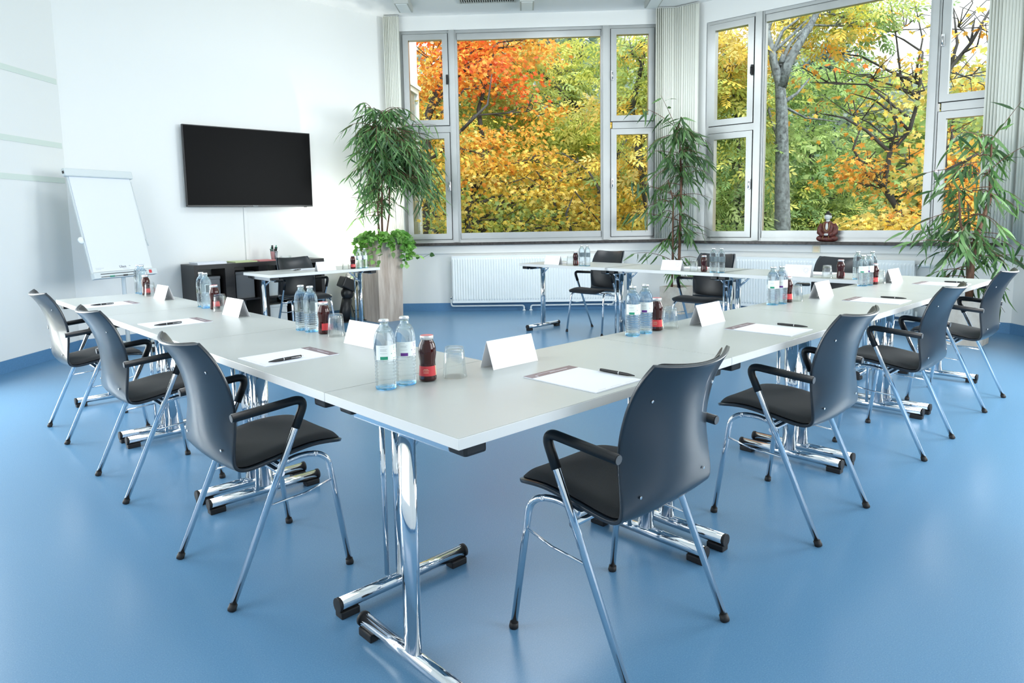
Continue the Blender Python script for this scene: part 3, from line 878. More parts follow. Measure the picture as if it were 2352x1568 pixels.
def make_pen():
    root = thing('ballpoint_pen', 'x', 'pen')
    z = 0.0055
    mb = MB(); mb.lathe([(0, 0.0), (0.0012, 0.0), (0.0022, 0.005), (0.0045, 0.025), (0.0052, 0.045), (0.0054, 0.058), (0.0052, 0.110), (0.0045, 0.128), (0.0, 0.129)], 16, Matrix.Translation((-0.065, 0, z)) @ Matrix.Rotation(PI/2, 4, 'Y'))
    mb.build('barrel', M['pen'], root)
    mb = MB(); mb.lathe([(0.0054, 0.0), (0.0057, 0.0005), (0.0057, 0.0020), (0.0054, 0.0025)], 16, Matrix.Translation((-0.009, 0, z)) @ Matrix.Rotation(PI/2, 4, 'Y')); mb.build('ring', M['silver'], root)
    mb = MB(); mb.tube([(0.020, -0.0055, z), (0.055, -0.0075, z), (0.062, -0.003, z)], 0.0010, 6); mb.tube([(0.064, 0, z), (0.071, 0, z)], 0.0018, 8); mb.build('clip', M['silver'], root)
    return root

PG, PP, PJ, PK, PC = make_bottle('green'), make_bottle('purple'), make_juice(), make_glass(), None
PCa, PCb, PPad, PPen = make_card(False), make_card(True), make_pad(), make_pen()
protos = {'g': PG, 'p': PP, 'j': PJ, 'k': PK, 'c': PCa, 'd': PCb, 'n': PPad, 'q': PPen}
used = {}
GR = {'g': 'water bottles on the tables', 'p': 'water bottles on the tables', 'j': 'red juice bottles on the tables', 'k': 'upturned drinking glasses on the tables',
      'c': 'folded name cards on the tables', 'd': 'folded name cards on the tables', 'n': 'notepads on the tables', 'q': 'black pens on the notepads'}
LB = {'g': 'clear water bottle with green label mark, %s', 'p': 'clear water bottle with violet label mark, %s', 'j': 'dark red juice bottle with red label, %s',
      'k': 'upturned clear drinking glass, %s', 'c': 'white folded name card, %s', 'd': 'white folded name card with faint emblem, %s',
      'n': 'white notepad with plum header, %s', 'q': 'black ballpoint pen on the notepad, %s'}
def put(k, x, y, rot, where, z=TZ):
    lab = LB[k] % where
    p = protos[k]
    if k not in used:
        used[k] = 1
        p.location = (x, y, z + 0.0003); p.rotation_euler = (0, 0, rot); p['label'] = lab; p['group'] = GR[k]
        return p
    # copy from the prototype (its parts share the meshes)
    return dup(p, (x, y, z + 0.0003), rot, lab, GR[k])

def toward_cam(x, y):
    return math.atan2(-1.15 - y, -0.93 - x) - PI    # local -x faces the camera side of the room
# right row: (bottle g, bottle p, juice, glass, card centre, pad centre)
right = [
    ('at the near corner place', (0.150, 0.510), (0.222, 0.512), (0.293, 0.500), (0.381, 0.480), (0.622, 0.486), (0.619, 0.172), (0.726, 0.122), 0.0),
    ('at the second place of the right row', (1.337, 0.512), (1.423, 0.512), (1.508, 0.514), (1.592, 0.505), (1.816, 0.455), (1.820, 0.176), (1.940, 0.127), 0.02),
    ('at the third place of the right row', (2.600, 0.530), (2.670, 0.516), (2.750, 0.518), (2.833, 0.508), (3.090, 0.475), (3.093, 0.182), (3.218, 0.137), 0.02),
    ('at the last place of the right row', (3.855, 0.524), (3.928, 0.514), (4.008, 0.504), (4.092, 0.496), (4.245, 0.465), (4.255, 0.176), (4.366, 0.122), -0.02),
]
for (w, g, p, j, k, c, n_, q, dr) in right:
    put('g', *g, toward_cam(*g) + 0.35, w); put('p', *p, toward_cam(*p) + 0.35, w); put('j', *j, toward_cam(*j) - 0.2, w); put('k', *k, 0, w)
    put('c', *c, PI/2 + dr, w); put('n', *n_, PI/2 + dr, w); put('q', *q, PI/2 + 0.02, w, z=TZ + 0.0032)
left = [
    ('at the nearest place of the left row', (0.502, 1.712), (0.506, 1.634), (0.515, 1.537), (0.521, 1.445), (0.486, 1.165), (0.173, 1.171), (0.126, 1.102), 0.03),
    ('at the middle place of the left row', (0.520, 2.985), (0.512, 2.900), (0.520, 2.797), (0.512, 2.700), (0.494, 2.440), (0.179, 2.404), (0.128, 2.348), 0.02),
    ('at the last place of the left row', (0.512, 4.190), (0.512, 4.105), (0.500, 3.995), (0.501, 3.912), (0.500, 3.625), (0.169, 3.568), (0.125, 3.550), 0.03),
]
for (w, g, p, j, k, c, n_, q, dr) in left:
    put('g', *g, toward_cam(*g) + 1.9, w); put('p', *p, toward_cam(*p) + 1.9, w); put('j', *j, toward_cam(*j) + 1.2, w); put('k', *k, 0, w)
    put('c', *c, dr, w); put('n', *n_, dr, w); put('q', *q, dr + 0.08, w, z=TZ + 0.0032)
far = [
    ('at the left place of the far row', 3.48, 4.36),
    ('at the middle place of the far row', 2.13, 4.36),
    ('at the right place of the far row', 1.00, 4.36),
]
offs = [
    ((4.32, 3.315), (4.32, 3.245), (4.32, 3.395), (4.33, 3.48), (4.32, 3.70)),
    ((4.31, 1.865), (4.31, 1.792), (4.315, 1.955), (4.33, 2.06), (4.32, 2.27)),
    ((4.31, 0.720), (4.36, 0.640), (4.31, 0.835), (4.32, 0.935), (4.31, 1.145)),
]
for (w, y, x), (g, p, j, k, c) in zip(far, offs):
    put('g', *g, 0.1 + PI, w); put('p', *p, 0.1 + PI, w); put('j', *j, PI, w); put('k', *k, 0, w)
    put('d', *c, 0.0, w); put('n', 4.62, c[1] - 0.02, PI, w); put('q', 4.60, c[1] - 0.13, 0.4, w, z=TZ + 0.0032)
w = 'on the single table below the screen'
put('g', 2.82, 5.02, 0.8, w); put('p', 2.89, 5.03, 0.8, w); put('j', 2.745, 5.02, PI/2, w); put('k', 2.66, 5.02, 0, w)
put('d', 2.44, 5.03, PI/2, w); put('n', 2.40, 5.36, -PI/2, w); put('q', 2.27, 5.30, 0.5, w, z=TZ + 0.0032)

# ------------------------------------------------------------------ wall screen
root = thing('television', 'large black flat television hung on the white wall', 'television', (2.375, 6.50, 1.395))
mb = MB(); mb.box((-0.725, -0.025, 0.0), (0.725, 0.012, 0.86), bev=0.004); body = mb.build('body', M['tvframe'], root)
mb = MB(); mb.box((-0.715, -0.0268, 0.018), (0.715, -0.0255, 0.850)); mb.build('screen', M['screen'], root)
mb = MB(); mb.box((-0.25, 0.0125, 0.25), (0.25, 0.049, 0.62)); mb.build('wall_mount', M['black'], root)
mb = MB(); mb.box((0.62, -0.02, -0.006), (0.65, 0.0, -0.0003)); mb.build('sensor', M['black'], root)
def text(name, s, size, mt, parent, matrix, ext=0.0004):
    cu = bpy.data.curves.new(name, 'FONT'); cu.body = s; cu.size = size; cu.extrude = ext
    cu.align_x = 'CENTER'; cu.align_y = 'CENTER'
    cu.materials.append(mt)
    tmp = bpy.data.objects.new(name, cu); COL.objects.link(tmp)
    dg = bpy.context.evaluated_depsgraph_get()
    me = bpy.data.meshes.new_from_object(tmp.evaluated_get(dg)); me.name = name
    bpy.data.objects.remove(tmp)
    o = bpy.data.objects.new(name, me); COL.objects.link(o); o.parent = parent; o.matrix_local = matrix
    return o
text('maker_logo', 'Panasonic', 0.014, M['glowmark'], root, Matrix.Translation((0.02, -0.0262, 0.009)) @ Matrix.Rotation(PI/2, 4, 'X'))

# ------------------------------------------------------------------ flipchart
root = thing('flipchart', 'white flipchart easel with blank paper before the left wall corner', 'flipchart', (0.88, 6.10, 0), 0)
bl = Vector((0.566, 5.785, 0.790))
aa, bb = math.radians(22), math.radians(15)
ex = Vector((math.cos(aa), math.sin(aa), 0)); eu = Vector((-math.sin(aa) * math.sin(bb), math.cos(aa) * math.sin(bb), math.cos(bb)))
en = ex.cross(eu)
Bh = 0.92; Bw = 0.615
TB = Matrix.Identity(4)
for k in range(3): TB[k][0] = ex[k]; TB[k][1] = eu[k]; TB[k][2] = en[k]; TB[k][3] = bl[k]
TB = Matrix.Translation((-0.88, -6.10, 0)) @ TB
mb = MB(); mb.box((0, 0, -0.016), (Bw, Bh, 0.0), bev=0.003); mb.build('board', M['whiteboard'], root, matrix=TB)
mb = MB(); mb.box((0.012, 0.01, 0.0005), (Bw - 0.012, Bh - 0.03, 0.009)); pp = mb.build('paper_block', M['paper'], root, matrix=TB)
mb = MB(); mb.box((-0.03, Bh - 0.03, -0.016), (Bw + 0.02, Bh + 0.045, 0.030), bev=0.012); bar = mb.build('clamp_bar', M['whiteboard'], root, matrix=TB)
mb = MB(); mb.box((-0.034, Bh - 0.004, 0.002), (-0.0305, Bh + 0.018, 0.022)); mb.build('knob', M['black'], bar)
mb = MB(); mb.box((-0.005, -0.055, -0.016), (Bw + 0.012, -0.001, 0.035), bev=0.004); tray = mb.build('pen_tray', M['whiteboard'], root, matrix=TB)
mb = MB(); mb.box((0.055, -0.046, 0.0352), (Bw - 0.10, -0.040, 0.0362)); mb.box((0.055, -0.020, 0.0352), (Bw - 0.10, -0.014, 0.0362)); mb.build('slot', M['alu_dark'], tray)
mb = MB(); mb.box((Bw - 0.075, -0.042, 0.0352), (Bw - 0.045, -0.012, 0.0362)); mb.build('sticker', M['redlabel'], tray)
mb = MB(); mb.tube([(0.14, -0.043, 0.040), (0.18, -0.043, 0.040)], 0.006, 8); mb.build('marker', M['green'], tray)
mb = MB(); mb.tube([(0.27, -0.043, 0.040), (0.31, -0.043, 0.040)], 0.006, 8); mb.build('marker', M['black'], tray)
text('paper_logo', 'Uaus', 0.034, M['alu_dark'], pp, Matrix.Translation((0.305, 0.045, 0.0095)))
mb = MB()
mb.add([(0.365, 0.047, 0.0096), (0.372, 0.053, 0.0096), (0.381, 0.050, 0.0096), (0.383, 0.043, 0.0096), (0.374, 0.045, 0.0096)], [(0, 4, 3, 2, 1)])
for (x0, x1, y) in ((0.04, 0.12, 0.042), (0.04, 0.09, 0.030), (0.47, 0.53, 0.050), (0.47, 0.52, 0.043), (0.30, 0.37, 0.022)):
    mb.box((x0, y, 0.0091), (x1, y + 0.0022, 0.0096))
mb.build('paper_print', M['greyink'], pp)
mb = MB(); mb.lathe([(0, -0.008), (0.028, -0.008), (0.032, 0.0), (0.028, 0.008), (0, 0.008)], 20, TB @ Matrix.Translation((-0.012, 0.31, -0.008))); mb.build('pivot_disc', M['white'], root)
mb = MB(); mb.tube([TB @ Vector((Bw + 0.004, Bh - 0.05, 0.0)), TB @ Vector((Bw + 0.015, 0.26, 0.0))], 0.0022, 8); mb.tube([TB @ Vector((Bw + 0.012, 0.30, 0.0)), TB @ Vector((Bw + 0.017, 0.23, 0.0))], 0.007, 8); mb.build('hanging_rod', M['whiteboard'], root)
mb = MB(); mb.tube([(0.02, 0.02, 0.05), (0.02, 0.02, 0.90), (-0.02, 0.10, 1.25)], 0.019, 14); mb.build('column', M['white'], root)
mb = MB()
for k in range(5):
    a = 2*PI*k/5 + 0.35
    mb.tube([(0.02, 0.02, 0.065), (0.02 + 0.15*math.cos(a), 0.02 + 0.15*math.sin(a), 0.066), (0.02 + 0.27*math.cos(a), 0.02 + 0.27*math.sin(a), 0.058)], [0.032, 0.024, 0.016], 10)
base = mb.build('star_base', M['whiteboard'], root)
for k in range(5):
    a = 2*PI*k/5 + 0.35
    c = Vector((0.02 + 0.26*math.cos(a), 0.02 + 0.26*math.sin(a), 0.026))
    d = Vector((-math.sin(a), math.cos(a), 0)) * 0.018
    mb = MB(); mb.tube([c - d, c + d], 0.025, 14); mb.build('caster', M['black'], base)

# ------------------------------------------------------------------ low dark shelf unit
root = thing('shelf_unit', 'low black-brown cube shelf unit under the television', 'shelf', (1.56, 6.14, 0))
W, Dp, Hh = 1.47, 0.385, 0.79
mb = MB(); mb.box((0, 0, 0), (0.04, Dp, Hh)); mb.build('side_panel', M['cabinet'], root)
mb = MB(); mb.box((W - 0.04, 0, 0), (W, Dp, Hh)); mb.build('side_panel', M['cabinet'], root)
mb = MB(); mb.box((0.0401, 0, Hh - 0.045), (W - 0.0401, Dp, Hh)); mb.build('top_panel', M['cabinet'], root)
mb = MB(); mb.box((0.0401, 0, 0.0), (W - 0.0401, Dp, 0.04)); mb.build('bottom_panel', M['cabinet'], root)
mb = MB(); mb.box((0.0401, 0.002, 0.385), (W - 0.0401, Dp, 0.402)); mb.build('shelf_board', M['cabinet'], root)
for k in range(1, 4):
    x = W * k / 4
    for (z0, z1) in ((0.0401, 0.3849), (0.4021, Hh - 0.0451)):
        mb = MB(); mb.box((x - 0.05, 0.001, z0), (x + 0.05, Dp, z1)); mb.build('divider', M['cabinet'], root)
for nm, x0, y0, w_, d_, z_, h_, mt, lab in (
    ('paper_stack', 0.06, 0.05, 0.30, 0.25, Hh, 0.022, 'paper', 'white stack of paper on the left end of the black shelf unit'),
    ('paper_stack', 0.46, 0.06, 0.24, 0.25, Hh, 0.012, 'lime', 'pale green stack of paper on the black shelf unit'),
    ('paper_stack', 0.73, 0.06, 0.20, 0.26, Hh, 0.010, 'soft_red', 'pink stack of paper on the black shelf unit'),
    ('paper_stack', 0.96, 0.08, 0.16, 0.22, Hh, 0.006, 'paper', 'thin white stack of paper beside the pen cup on the shelf unit'),
    ('gap_block', 0.08, 0.06, 0.20, 0.30, 0.402, 0.26, 'gapgrey', 'grey block for shaded wall seen through the left upper compartment of the shelf unit'),  # blocks added for the white wall seen greyish through the open compartments
    ('gap_block', 0.45, 0.06, 0.20, 0.30, 0.402, 0.29, 'gapgrey', 'grey block for shaded wall seen through the second upper compartment of the shelf unit'),
    ('gap_block', 0.81, 0.05, 0.20, 0.30, 0.402, 0.24, 'whiteboard', 'pale grey block for wall seen through the third upper compartment of the shelf unit'),
    ('gap_block', 0.81, 0.05, 0.20, 0.30, 0.04, 0.26, 'whiteboard', 'pale grey block for wall seen through the third lower compartment of the shelf unit'),
    ('gap_block', 1.18, 0.05, 0.20, 0.30, 0.04, 0.22, 'whiteboard', 'pale grey block for wall seen through the right lower compartment of the shelf unit'),
):
    r = thing(nm, lab, 'paper' if 'paper' in nm else 'box', (1.56 + x0 + w_/2, 6.14 + y0 + d_/2, z_ + 0.0003), 0)
    if nm == 'paper_stack':
        mb = MB()
        nl = max(2, int(h_ / 0.004))
        for k in range(nl):
            dx, dy = random.uniform(-.003, .003), random.uniform(-.003, .003)
            mb.box((-w_/2 + dx, -d_/2 + dy, h_ * k / nl), (w_/2 + dx, d_/2 + dy, h_ * (k + 1) / nl - 0.0001))
        mb.build('sheets', M[mt], r)
    else:
        mb = MB(); mb.box((-w_/2, -d_/2, 0), (w_/2, d_/2, h_ - 0.03), bev=0.003); mb.build('body', M[mt], r)
        mb = MB(); mb.box((-w_/2 - 0.004, -d_/2 - 0.004, h_ - 0.0295), (w_/2 + 0.004, d_/2 + 0.004, h_), bev=0.003); mb.build('lid', M[mt], r)
# pen cup
r = thing('pen_cup', 'small metal cup full of dark markers on the black shelf unit', 'cup', (2.50, 6.30, Hh + 0.0003))
mb = MB(); mb.lathe([(0, 0), (0.030, 0), (0.042, 0.10), (0.044, 0.102), (0.040, 0.100), (0.028, 0.004), (0, 0.004)], 24); mb.build('cup', M['cap'], r)
for k in range(9):
    a = k * 0.75; rr = 0.012 + 0.006 * (k % 2)
    p = Vector((rr*math.cos(a), rr*math.sin(a), 0.008)); q = Vector((2.3*rr*math.cos(a), 2.3*rr*math.sin(a), 0.125 + 0.02*(k % 3)))
    mb = MB(); mb.tube([p, q], 0.0045, 8); mk = mb.build('marker', M['black'], r)
    d = (q - p).normalized()
    mb = MB(); mb.tube([q - d*0.035, q + d*0.004], 0.0056, 8); mb.build('marker_cap', M['green'] if k % 4 == 0 else M['black'], mk)
r = thing('clip_box', 'small clear box of green clips beside the pen cup', 'box', (2.62, 6.27, Hh + 0.0003))
mb = MB(); mb.box((-0.055, -0.03, 0), (0.055, 0.03, 0.003)); mb.box((-0.055, -0.03, 0.003), (-0.053, 0.03, 0.045)); mb.box((0.053, -0.03, 0.003), (0.055, 0.03, 0.045)); mb.box((-0.053, -0.03, 0.003), (0.053, -0.028, 0.045)); mb.box((-0.053, 0.028, 0.003), (0.053, 0.03, 0.045)); mb.build('clear_tray', M['glass'], r)
mb = MB()
for k in range(14):
    x, y = random.uniform(-.045, .045), random.uniform(-.02, .02)
    mb.tube([(x, y, 0.008 + 0.001*k), (x + 0.012*math.cos(k), y + 0.008*math.sin(k), 0.010 + 0.001*k)], 0.003, 6)
cl = mb.build('clips', M['green'], r); cl['kind'] = 'stuff'

# ------------------------------------------------------------------ floor spotlight and cables
SP = Vector((3.42, 6.20, 0))
root = thing('floor_spotlight', 'black floor spotlight with tilted head lighting the wall corner beside the tall planter', 'spotlight', tuple(SP))
mb = MB(); mb.tube([(-0.10, 0.02, 0.0), (-0.10, 0.02, 0.012)], 0.11, 28); mb.build('base_plate', M['black'], root)
mb = MB(); mb.tube([(-0.12, 0.02, 0.012), (-0.06, 0.02, 0.28)], [0.072, 0.060], 20); mb.build('body', M['black'], root)
hd = Vector((0.55, 0.25, 0.75)).normalized()
c0 = Vector((-0.06, 0.01, 0.345))
mb = MB(); mb.sphere(c0, 0.078, 20, 12); mb.build('joint', M['black'], root)
ax = Vector((0.52, 0.10, -0.05)).normalized()
mb = MB(); mb.box((-0.095, -0.075, -0.065), (0.095, 0.075, 0.065), Matrix.Translation((-0.06, 0.0, 0.46)) @ Matrix.Rotation(0.47, 4, 'Y'), bev=0.014); hdo = mb.build('head', M['black'], root)
mb = MB(); mb.lathe([(0.050, 0.0), (0.075, 0.10), (0.072, 0.10), (0.047, 0.002)], 24, Matrix.Translation((0.01, 0.08, 0.46)) @ Vector((0.6, 0.45, 0.65)).to_track_quat('Z', 'Y').to_matrix().to_4x4()); mb.build('reflector', M['silver'], root)
mb = MB()
pts = [(-0.03, 0.05, 0.30), (0.00, 0.03, 0.20), (0.02, 0.0, 0.08), (0.0, -0.04, 0.012), (0.10, -0.06, 0.008), (0.16, 0.0, 0.008), (0.26, 0.0, 0.008), (0.34, 0.10, 0.008)]
mb.tube(pts, 0.005, 8); mb.tube([(0.01, 0.02, 0.12), (0.07, -0.02, 0.13), (0.12, -0.03, 0.05), (0.08, -0.05, 0.015), (0.01, -0.06, 0.03), (0.03, -0.01, 0.09)], 0.0045, 8)
mb.tube([(0.02, -0.05, 0.010), (0.20, -0.14, 0.008), (0.34, -0.30, 0.008)], 0.005, 8)
mb.build('cable', M['rubber'], root)
light('spotlight_lamp', 'SPOT', (SP.x + 0.09, SP.y + 0.10, 0.62), (3.62, 6.60, 1.75), 150, spot_size=2.3, spot_blend=0.9, shadow_soft_size=0.05, color=(1.0, 0.98, 0.90))
r = thing('wall_box', 'low cream box against the wall behind the tall planter', 'box', (3.72, 6.46, 0))
mb = MB(); mb.box((-0.13, -0.07, 0.0), (0.13, 0.07, 0.36), bev=0.004); mb.build('body', M['beige'], r)
mb = MB(); mb.box((-0.04, -0.0725, 0.30), (0.06, -0.0702, 0.312)); mb.build('handle', M['lightbox'], r)

# ------------------------------------------------------------------ statue on the sill
T, L = wallT(2)
root = thing('seated_statue', 'small seated statue in dark red robe on the dark window sill', 'statue', tuple(T @ Vector((1.885, -0.036, 0.889))), math.atan2(T[1][0], T[0][0]))
mb = MB()
mb.sphere((0, -0.005, 0.028), (0.108, 0.060, 0.034), 24, 10)
mb.sphere((-0.070, -0.012, 0.034), (0.046, 0.046, 0.034), 16, 8); mb.sphere((0.070, -0.012, 0.034), (0.046, 0.046, 0.034), 16, 8)
mb.lathe([(0.0, 0.05), (0.060, 0.055), (0.066, 0.09), (0.070, 0.14), (0.070, 0.175), (0.060, 0.20), (0.035, 0.222), (0.018, 0.232), (0, 0.234)], 24, Matrix.Diagonal((1, 0.62, 1, 1)))
for s in (-1, 1):
    mb.tube([(0.062*s, 0.0, 0.195), (0.082*s, 0.0, 0.15), (0.080*s, -0.012, 0.10), (0.045*s, -0.042, 0.075), (0.020*s, -0.050, 0.070)], [0.024, 0.030, 0.032, 0.024, 0.016], 12)
mb.build('robe', M['robe'], root)
mb = MB()
mb.sphere((0, -0.018, 0.160), (0.026, 0.030, 0.055), 16, 10)
mb.sphere((0, -0.048, 0.078), (0.032, 0.018, 0.014), 14, 8)
mb.tube([(0, -0.003, 0.220), (0, -0.004, 0.248)], [0.022, 0.019], 14)
mb.sphere((0, -0.008, 0.275), (0.0325, 0.034, 0.040), 20, 12)
mb.sphere((0, -0.041, 0.272), (0.005, 0.007, 0.010), 8, 6)
for s in (-1, 1):
    mb.sphere((0.034*s, -0.003, 0.272), (0.006, 0.009, 0.020), 10, 6)
    mb.sphere((0.012*s, -0.037, 0.281), (0.007, 0.004, 0.003), 8, 6)
mb.sphere((0, -0.039, 0.256), (0.010, 0.004, 0.003), 8, 6)
mb.build('body', M['marble'], root)
mb = MB(); mb.sphere((0, 0.0, 0.300), (0.036, 0.036, 0.024), 20, 10); mb.sphere((0, 0.0, 0.326), (0.016, 0.016, 0.014), 14, 8); mb.build('hair', M['statue_hair'], root)
mb = MB()
mb.tube([(-0.030, -0.040, 0.215), (-0.030, -0.050, 0.17), (-0.020, -0.052, 0.125), (0.0, -0.054, 0.112), (0.020, -0.052, 0.125), (0.030, -0.050, 0.17), (0.030, -0.040, 0.215)], 0.004, 8)
mb.tube([(-0.030, -0.058, 0.062), (-0.040, -0.064, 0.020)], 0.003, 6); mb.tube([(0.025, -0.060, 0.062), (0.035, -0.064, 0.020)], 0.003, 6)
mb.build('robe_trim', M['statue_gold'], root)

# ------------------------------------------------------------------ leaves (numpy)
LONG = (np.array([(0, 0, 0), (0.25, 0.5, 0.0), (0.25, -0.5, 0.0), (0.55, 0.42, -0.04), (0.55, -0.42, -0.04), (0.82, 0.18, -0.13), (0.82, -0.18, -0.13), (1.0, 0.0, -0.22)], float),
        [(0, 2, 1), (1, 2, 4, 3), (3, 4, 6, 5), (5, 6, 7)])
IVY = (np.array([(0, 0, 0), (0.05, 0.42, 0.03), (0.05, -0.42, 0.03), (0.45, 0.50, 0.02), (0.45, -0.50, 0.02), (0.45, 0, -0.03), (1.0, 0, -0.08)], float),
       [(0, 5, 3, 1), (0, 2, 4, 5), (5, 6, 3), (5, 4, 6)])
_s = []
for a, r in ((0, 0.10), (-150, 0.30), (-120, 0.62), (-88, 0.40), (-52, 0.90), (-28, 0.52), (0, 1.05), (28, 0.52), (52, 0.90), (88, 0.40), (120, 0.62), (150, 0.30)):
    _s.append((0.35 + 0.62 * r * math.cos(math.radians(a)), 0.62 * r * math.sin(math.radians(a)), -0.10 * r))
_s[0] = (0.0, 0.0, 0.0)
MAPLE = (np.array(_s + [(0.35, 0, 0.03)], float), [(12, i, i + 1) for i in range(1, 11)] + [(12, 11, 0), (12, 0, 1)])
OVAL = (np.array([(0, 0, 0), (0.5, 0.5, -0.03), (1.0, 0, -0.12), (0.5, -0.5, -0.03)], float), [(0, 3, 2, 1)])
_p = []; _f = []
for k, (x, y, a) in enumerate(((0.15, 1, 60), (0.15, -1, -60), (0.42, 1, 52), (0.42, -1, -52), (0.68, 1, 42), (0.68, -1, -42), (0.85, 0, 0))):
    ca, sa = math.cos(math.radians(a)), math.sin(math.radians(a)); l = 0.42; w = 0.085
    b = len(_p)
    _p += [(x, 0, 0), (x + l*0.5*ca - w*sa, l*0.5*sa + w*ca, -0.02), (x + l*ca, l*sa, -0.08), (x + l*0.5*ca + w*sa, l*0.5*sa - w*ca, -0.02)]
    _f.append((b, b+3, b+2, b+1))
ASH = (np.array(_p, float), _f)

def leaf_mesh(name, tpl, pos, dirs, nrm, length, width, cols, mt, parent):
    tv, tf = tpl
    N = len(pos); nv = len(tv)
    d = dirs / np.linalg.norm(dirs, axis=1, keepdims=True)
    s = np.cross(nrm, d); s /= (np.linalg.norm(s, axis=1, keepdims=True) + 1e-9)
    u = np.cross(d, s)
    length = np.broadcast_to(length, (N,)); width = np.broadcast_to(width, (N,))
    co = (pos[:, None, :] + d[:, None, :] * (tv[None, :, 0:1] * length[:, None, None]) + s[:, None, :] * (tv[None, :, 1:2] * width[:, None, None]) + u[:, None, :] * (tv[None, :, 2:3] * length[:, None, None]))
    co = co.reshape(-1, 3)
    loops = np.concatenate([np.array(f) for f in tf]); nl = len(loops)
    tot = np.array([len(f) for f in tf]); nf = len(tf)
    L_ = (loops[None, :] + (np.arange(N) * nv)[:, None]).reshape(-1)
    starts = np.concatenate([[0], np.cumsum(tot)[:-1]])
    S_ = (starts[None, :] + (np.arange(N) * nl)[:, None]).reshape(-1)
    me = bpy.data.meshes.new(name)
    me.vertices.add(N * nv); me.vertices.foreach_set('co', co.astype(np.float32).ravel())
    me.loops.add(N * nl); me.loops.foreach_set('vertex_index', L_.astype(np.int32))
    me.polygons.add(N * nf); me.polygons.foreach_set('loop_start', S_.astype(np.int32))
    try: me.polygons.foreach_set('loop_total', np.tile(tot, N).astype(np.int32))
    except Exception: pass
    me.update(calc_edges=True)
    ca = me.color_attributes.new('leafcol', 'FLOAT_COLOR', 'POINT')
    c4 = np.ones((N, nv, 4), np.float32); c4[:, :, :3] = cols[:, None, :]
    ca.data.foreach_set('color', c4.ravel())
    me.materials.append(mt)
    o = bpy.data.objects.new(name, me); COL.objects.link(o)
    if parent: o.parent = parent
    return o

def mixcols(n, cols, weights=None, jit=0.18):
    cols = np.array(cols, float)
    w = np.array(weights if weights else [1] * len(cols), float); w /= w.sum()
    idx = rng.choice(len(cols), n, p=w)
    c = cols[idx] * (1 + rng.normal(0, jit, (n, 1)))
    return np.clip(c, 0.003, 1)

# ------------------------------------------------------------------ pots and indoor plants
def pot_box(root, w, h, mt, rim=0.025, taper=0.0):
    a = w / 2; b = a - taper
    mb = MB()
    vs = [(-b,-b,0),(b,-b,0),(b,b,0),(-b,b,0),(-a,-a,h),(a,-a,h),(a,a,h),(-a,a,h),
          (-a+rim,-a+rim,h),(a-rim,-a+rim,h),(a-rim,a-rim,h),(-a+rim,a-rim,h),(-a+rim,-a+rim,h-0.06),(a-rim,-a+rim,h-0.06),(a-rim,a-rim,h-0.06),(-a+rim,a-rim,h-0.06)]
    fs = [(3,2,1,0),(0,1,5,4),(1,2,6,5),(2,3,7,6),(3,0,4,7),(4,5,9,8),(5,6,10,9),(6,7,11,10),(7,4,8,11),(8,9,13,12),(9,10,14,13),(10,11,15,14),(11,8,12,15),(12,13,14,15)]
    mb.add(vs, fs)
    mb.build('planter', mt, root)
    mb = MB(); mb.box((-a+rim+0.001, -a+rim+0.001, h-0.059), (a-rim-0.001, a-rim-0.001, h-0.035)); mb.build('soil', M['soil'], root)

ROOM_PLANES = []
for _i in range(8):
    _T, _L = wallT(_i)
    ROOM_PLANES.append((_T @ Vector((0, 0, 0)), Vector((_T[0][1], _T[1][1], 0))))
def room_gap(p):
    return min((o - p).dot(n) for o, n in ROOM_PLANES)
def pull_in(p, off, gap):
    q = Vector(p) + off
    for o, n in ROOM_PLANES:
        d = (o - q).dot(n)
        if d < gap: q -= n * (gap - d)
    return q - off

def ficus(label, loc, w, h, mt, stems, twigs, leaf_len, leaf_w, cols, droop=1.0, rot=0.0):
    root = thing('potted_ficus', label, 'potted plant', loc, rot)
    pot_box(root, w, h, mt, taper=0.012)
    for st in stems:
        mb = MB(); mb.tube(st[0], st[1], 10); mb.build('trunk', M['bark'], root)
    P, D = [], []
    mb = MB()
    for (base, end, nleaf, arch) in twigs:
        base = Vector(base); end = pull_in(end, Vector(loc), 0.16)
        mid = (base + end) / 2 + Vector((0, 0, arch))
        pts = [(1-t)**2 * base + 2*t*(1-t)*mid + t*t*end for t in [i/6 for i in range(7)]]
        mb.tube(pts, [0.005, 0.0045, 0.004, 0.0034, 0.0028, 0.0022, 0.0014], 5, caps=False)
        for k in range(nleaf):
            t = 0.12 + 0.88 * (k + random.random() * 0.6) / nleaf
            t = min(t, 1.0)
            p = (1-t)**2 * base + 2*t*(1-t)*mid + t*t*end
            d = (end - base).normalized()
            a = random.uniform(0, 2*PI)
            side = Vector((math.cos(a), math.sin(a), 0))
            dd = d * random.uniform(0.2, 0.7) + side * random.uniform(0.35, 0.8) + Vector((0, 0, -droop * random.uniform(0.35, 1.25) + 0.25))
            dd.normalize()
            if room_gap(Vector(loc) + p + dd * leaf_len * 1.15) < 0.125: continue
            P.append(tuple(p)); D.append(tuple(dd))
    mb.build('twigs', M['bark'], root)
    P = np.array(P); D = np.array(D); n_ = len(P)
    nr = np.cross(D, rng.normal(0, 1, (n_, 3))); nr[:, 2] = np.abs(nr[:, 2]) + 0.2
    ln = leaf_len * rng.uniform(0.65, 1.15, n_)
    leaf_mesh('foliage', LONG, P, D, nr, ln, leaf_w * rng.uniform(0.8, 1.2, n_), mixcols(n_, cols), M['leaf_in'], root)
    return root, P

GREENS = [(0.055, 0.15, 0.045), (0.08, 0.21, 0.06), (0.12, 0.27, 0.08), (0.045, 0.12, 0.045), (0.20, 0.36, 0.13)]
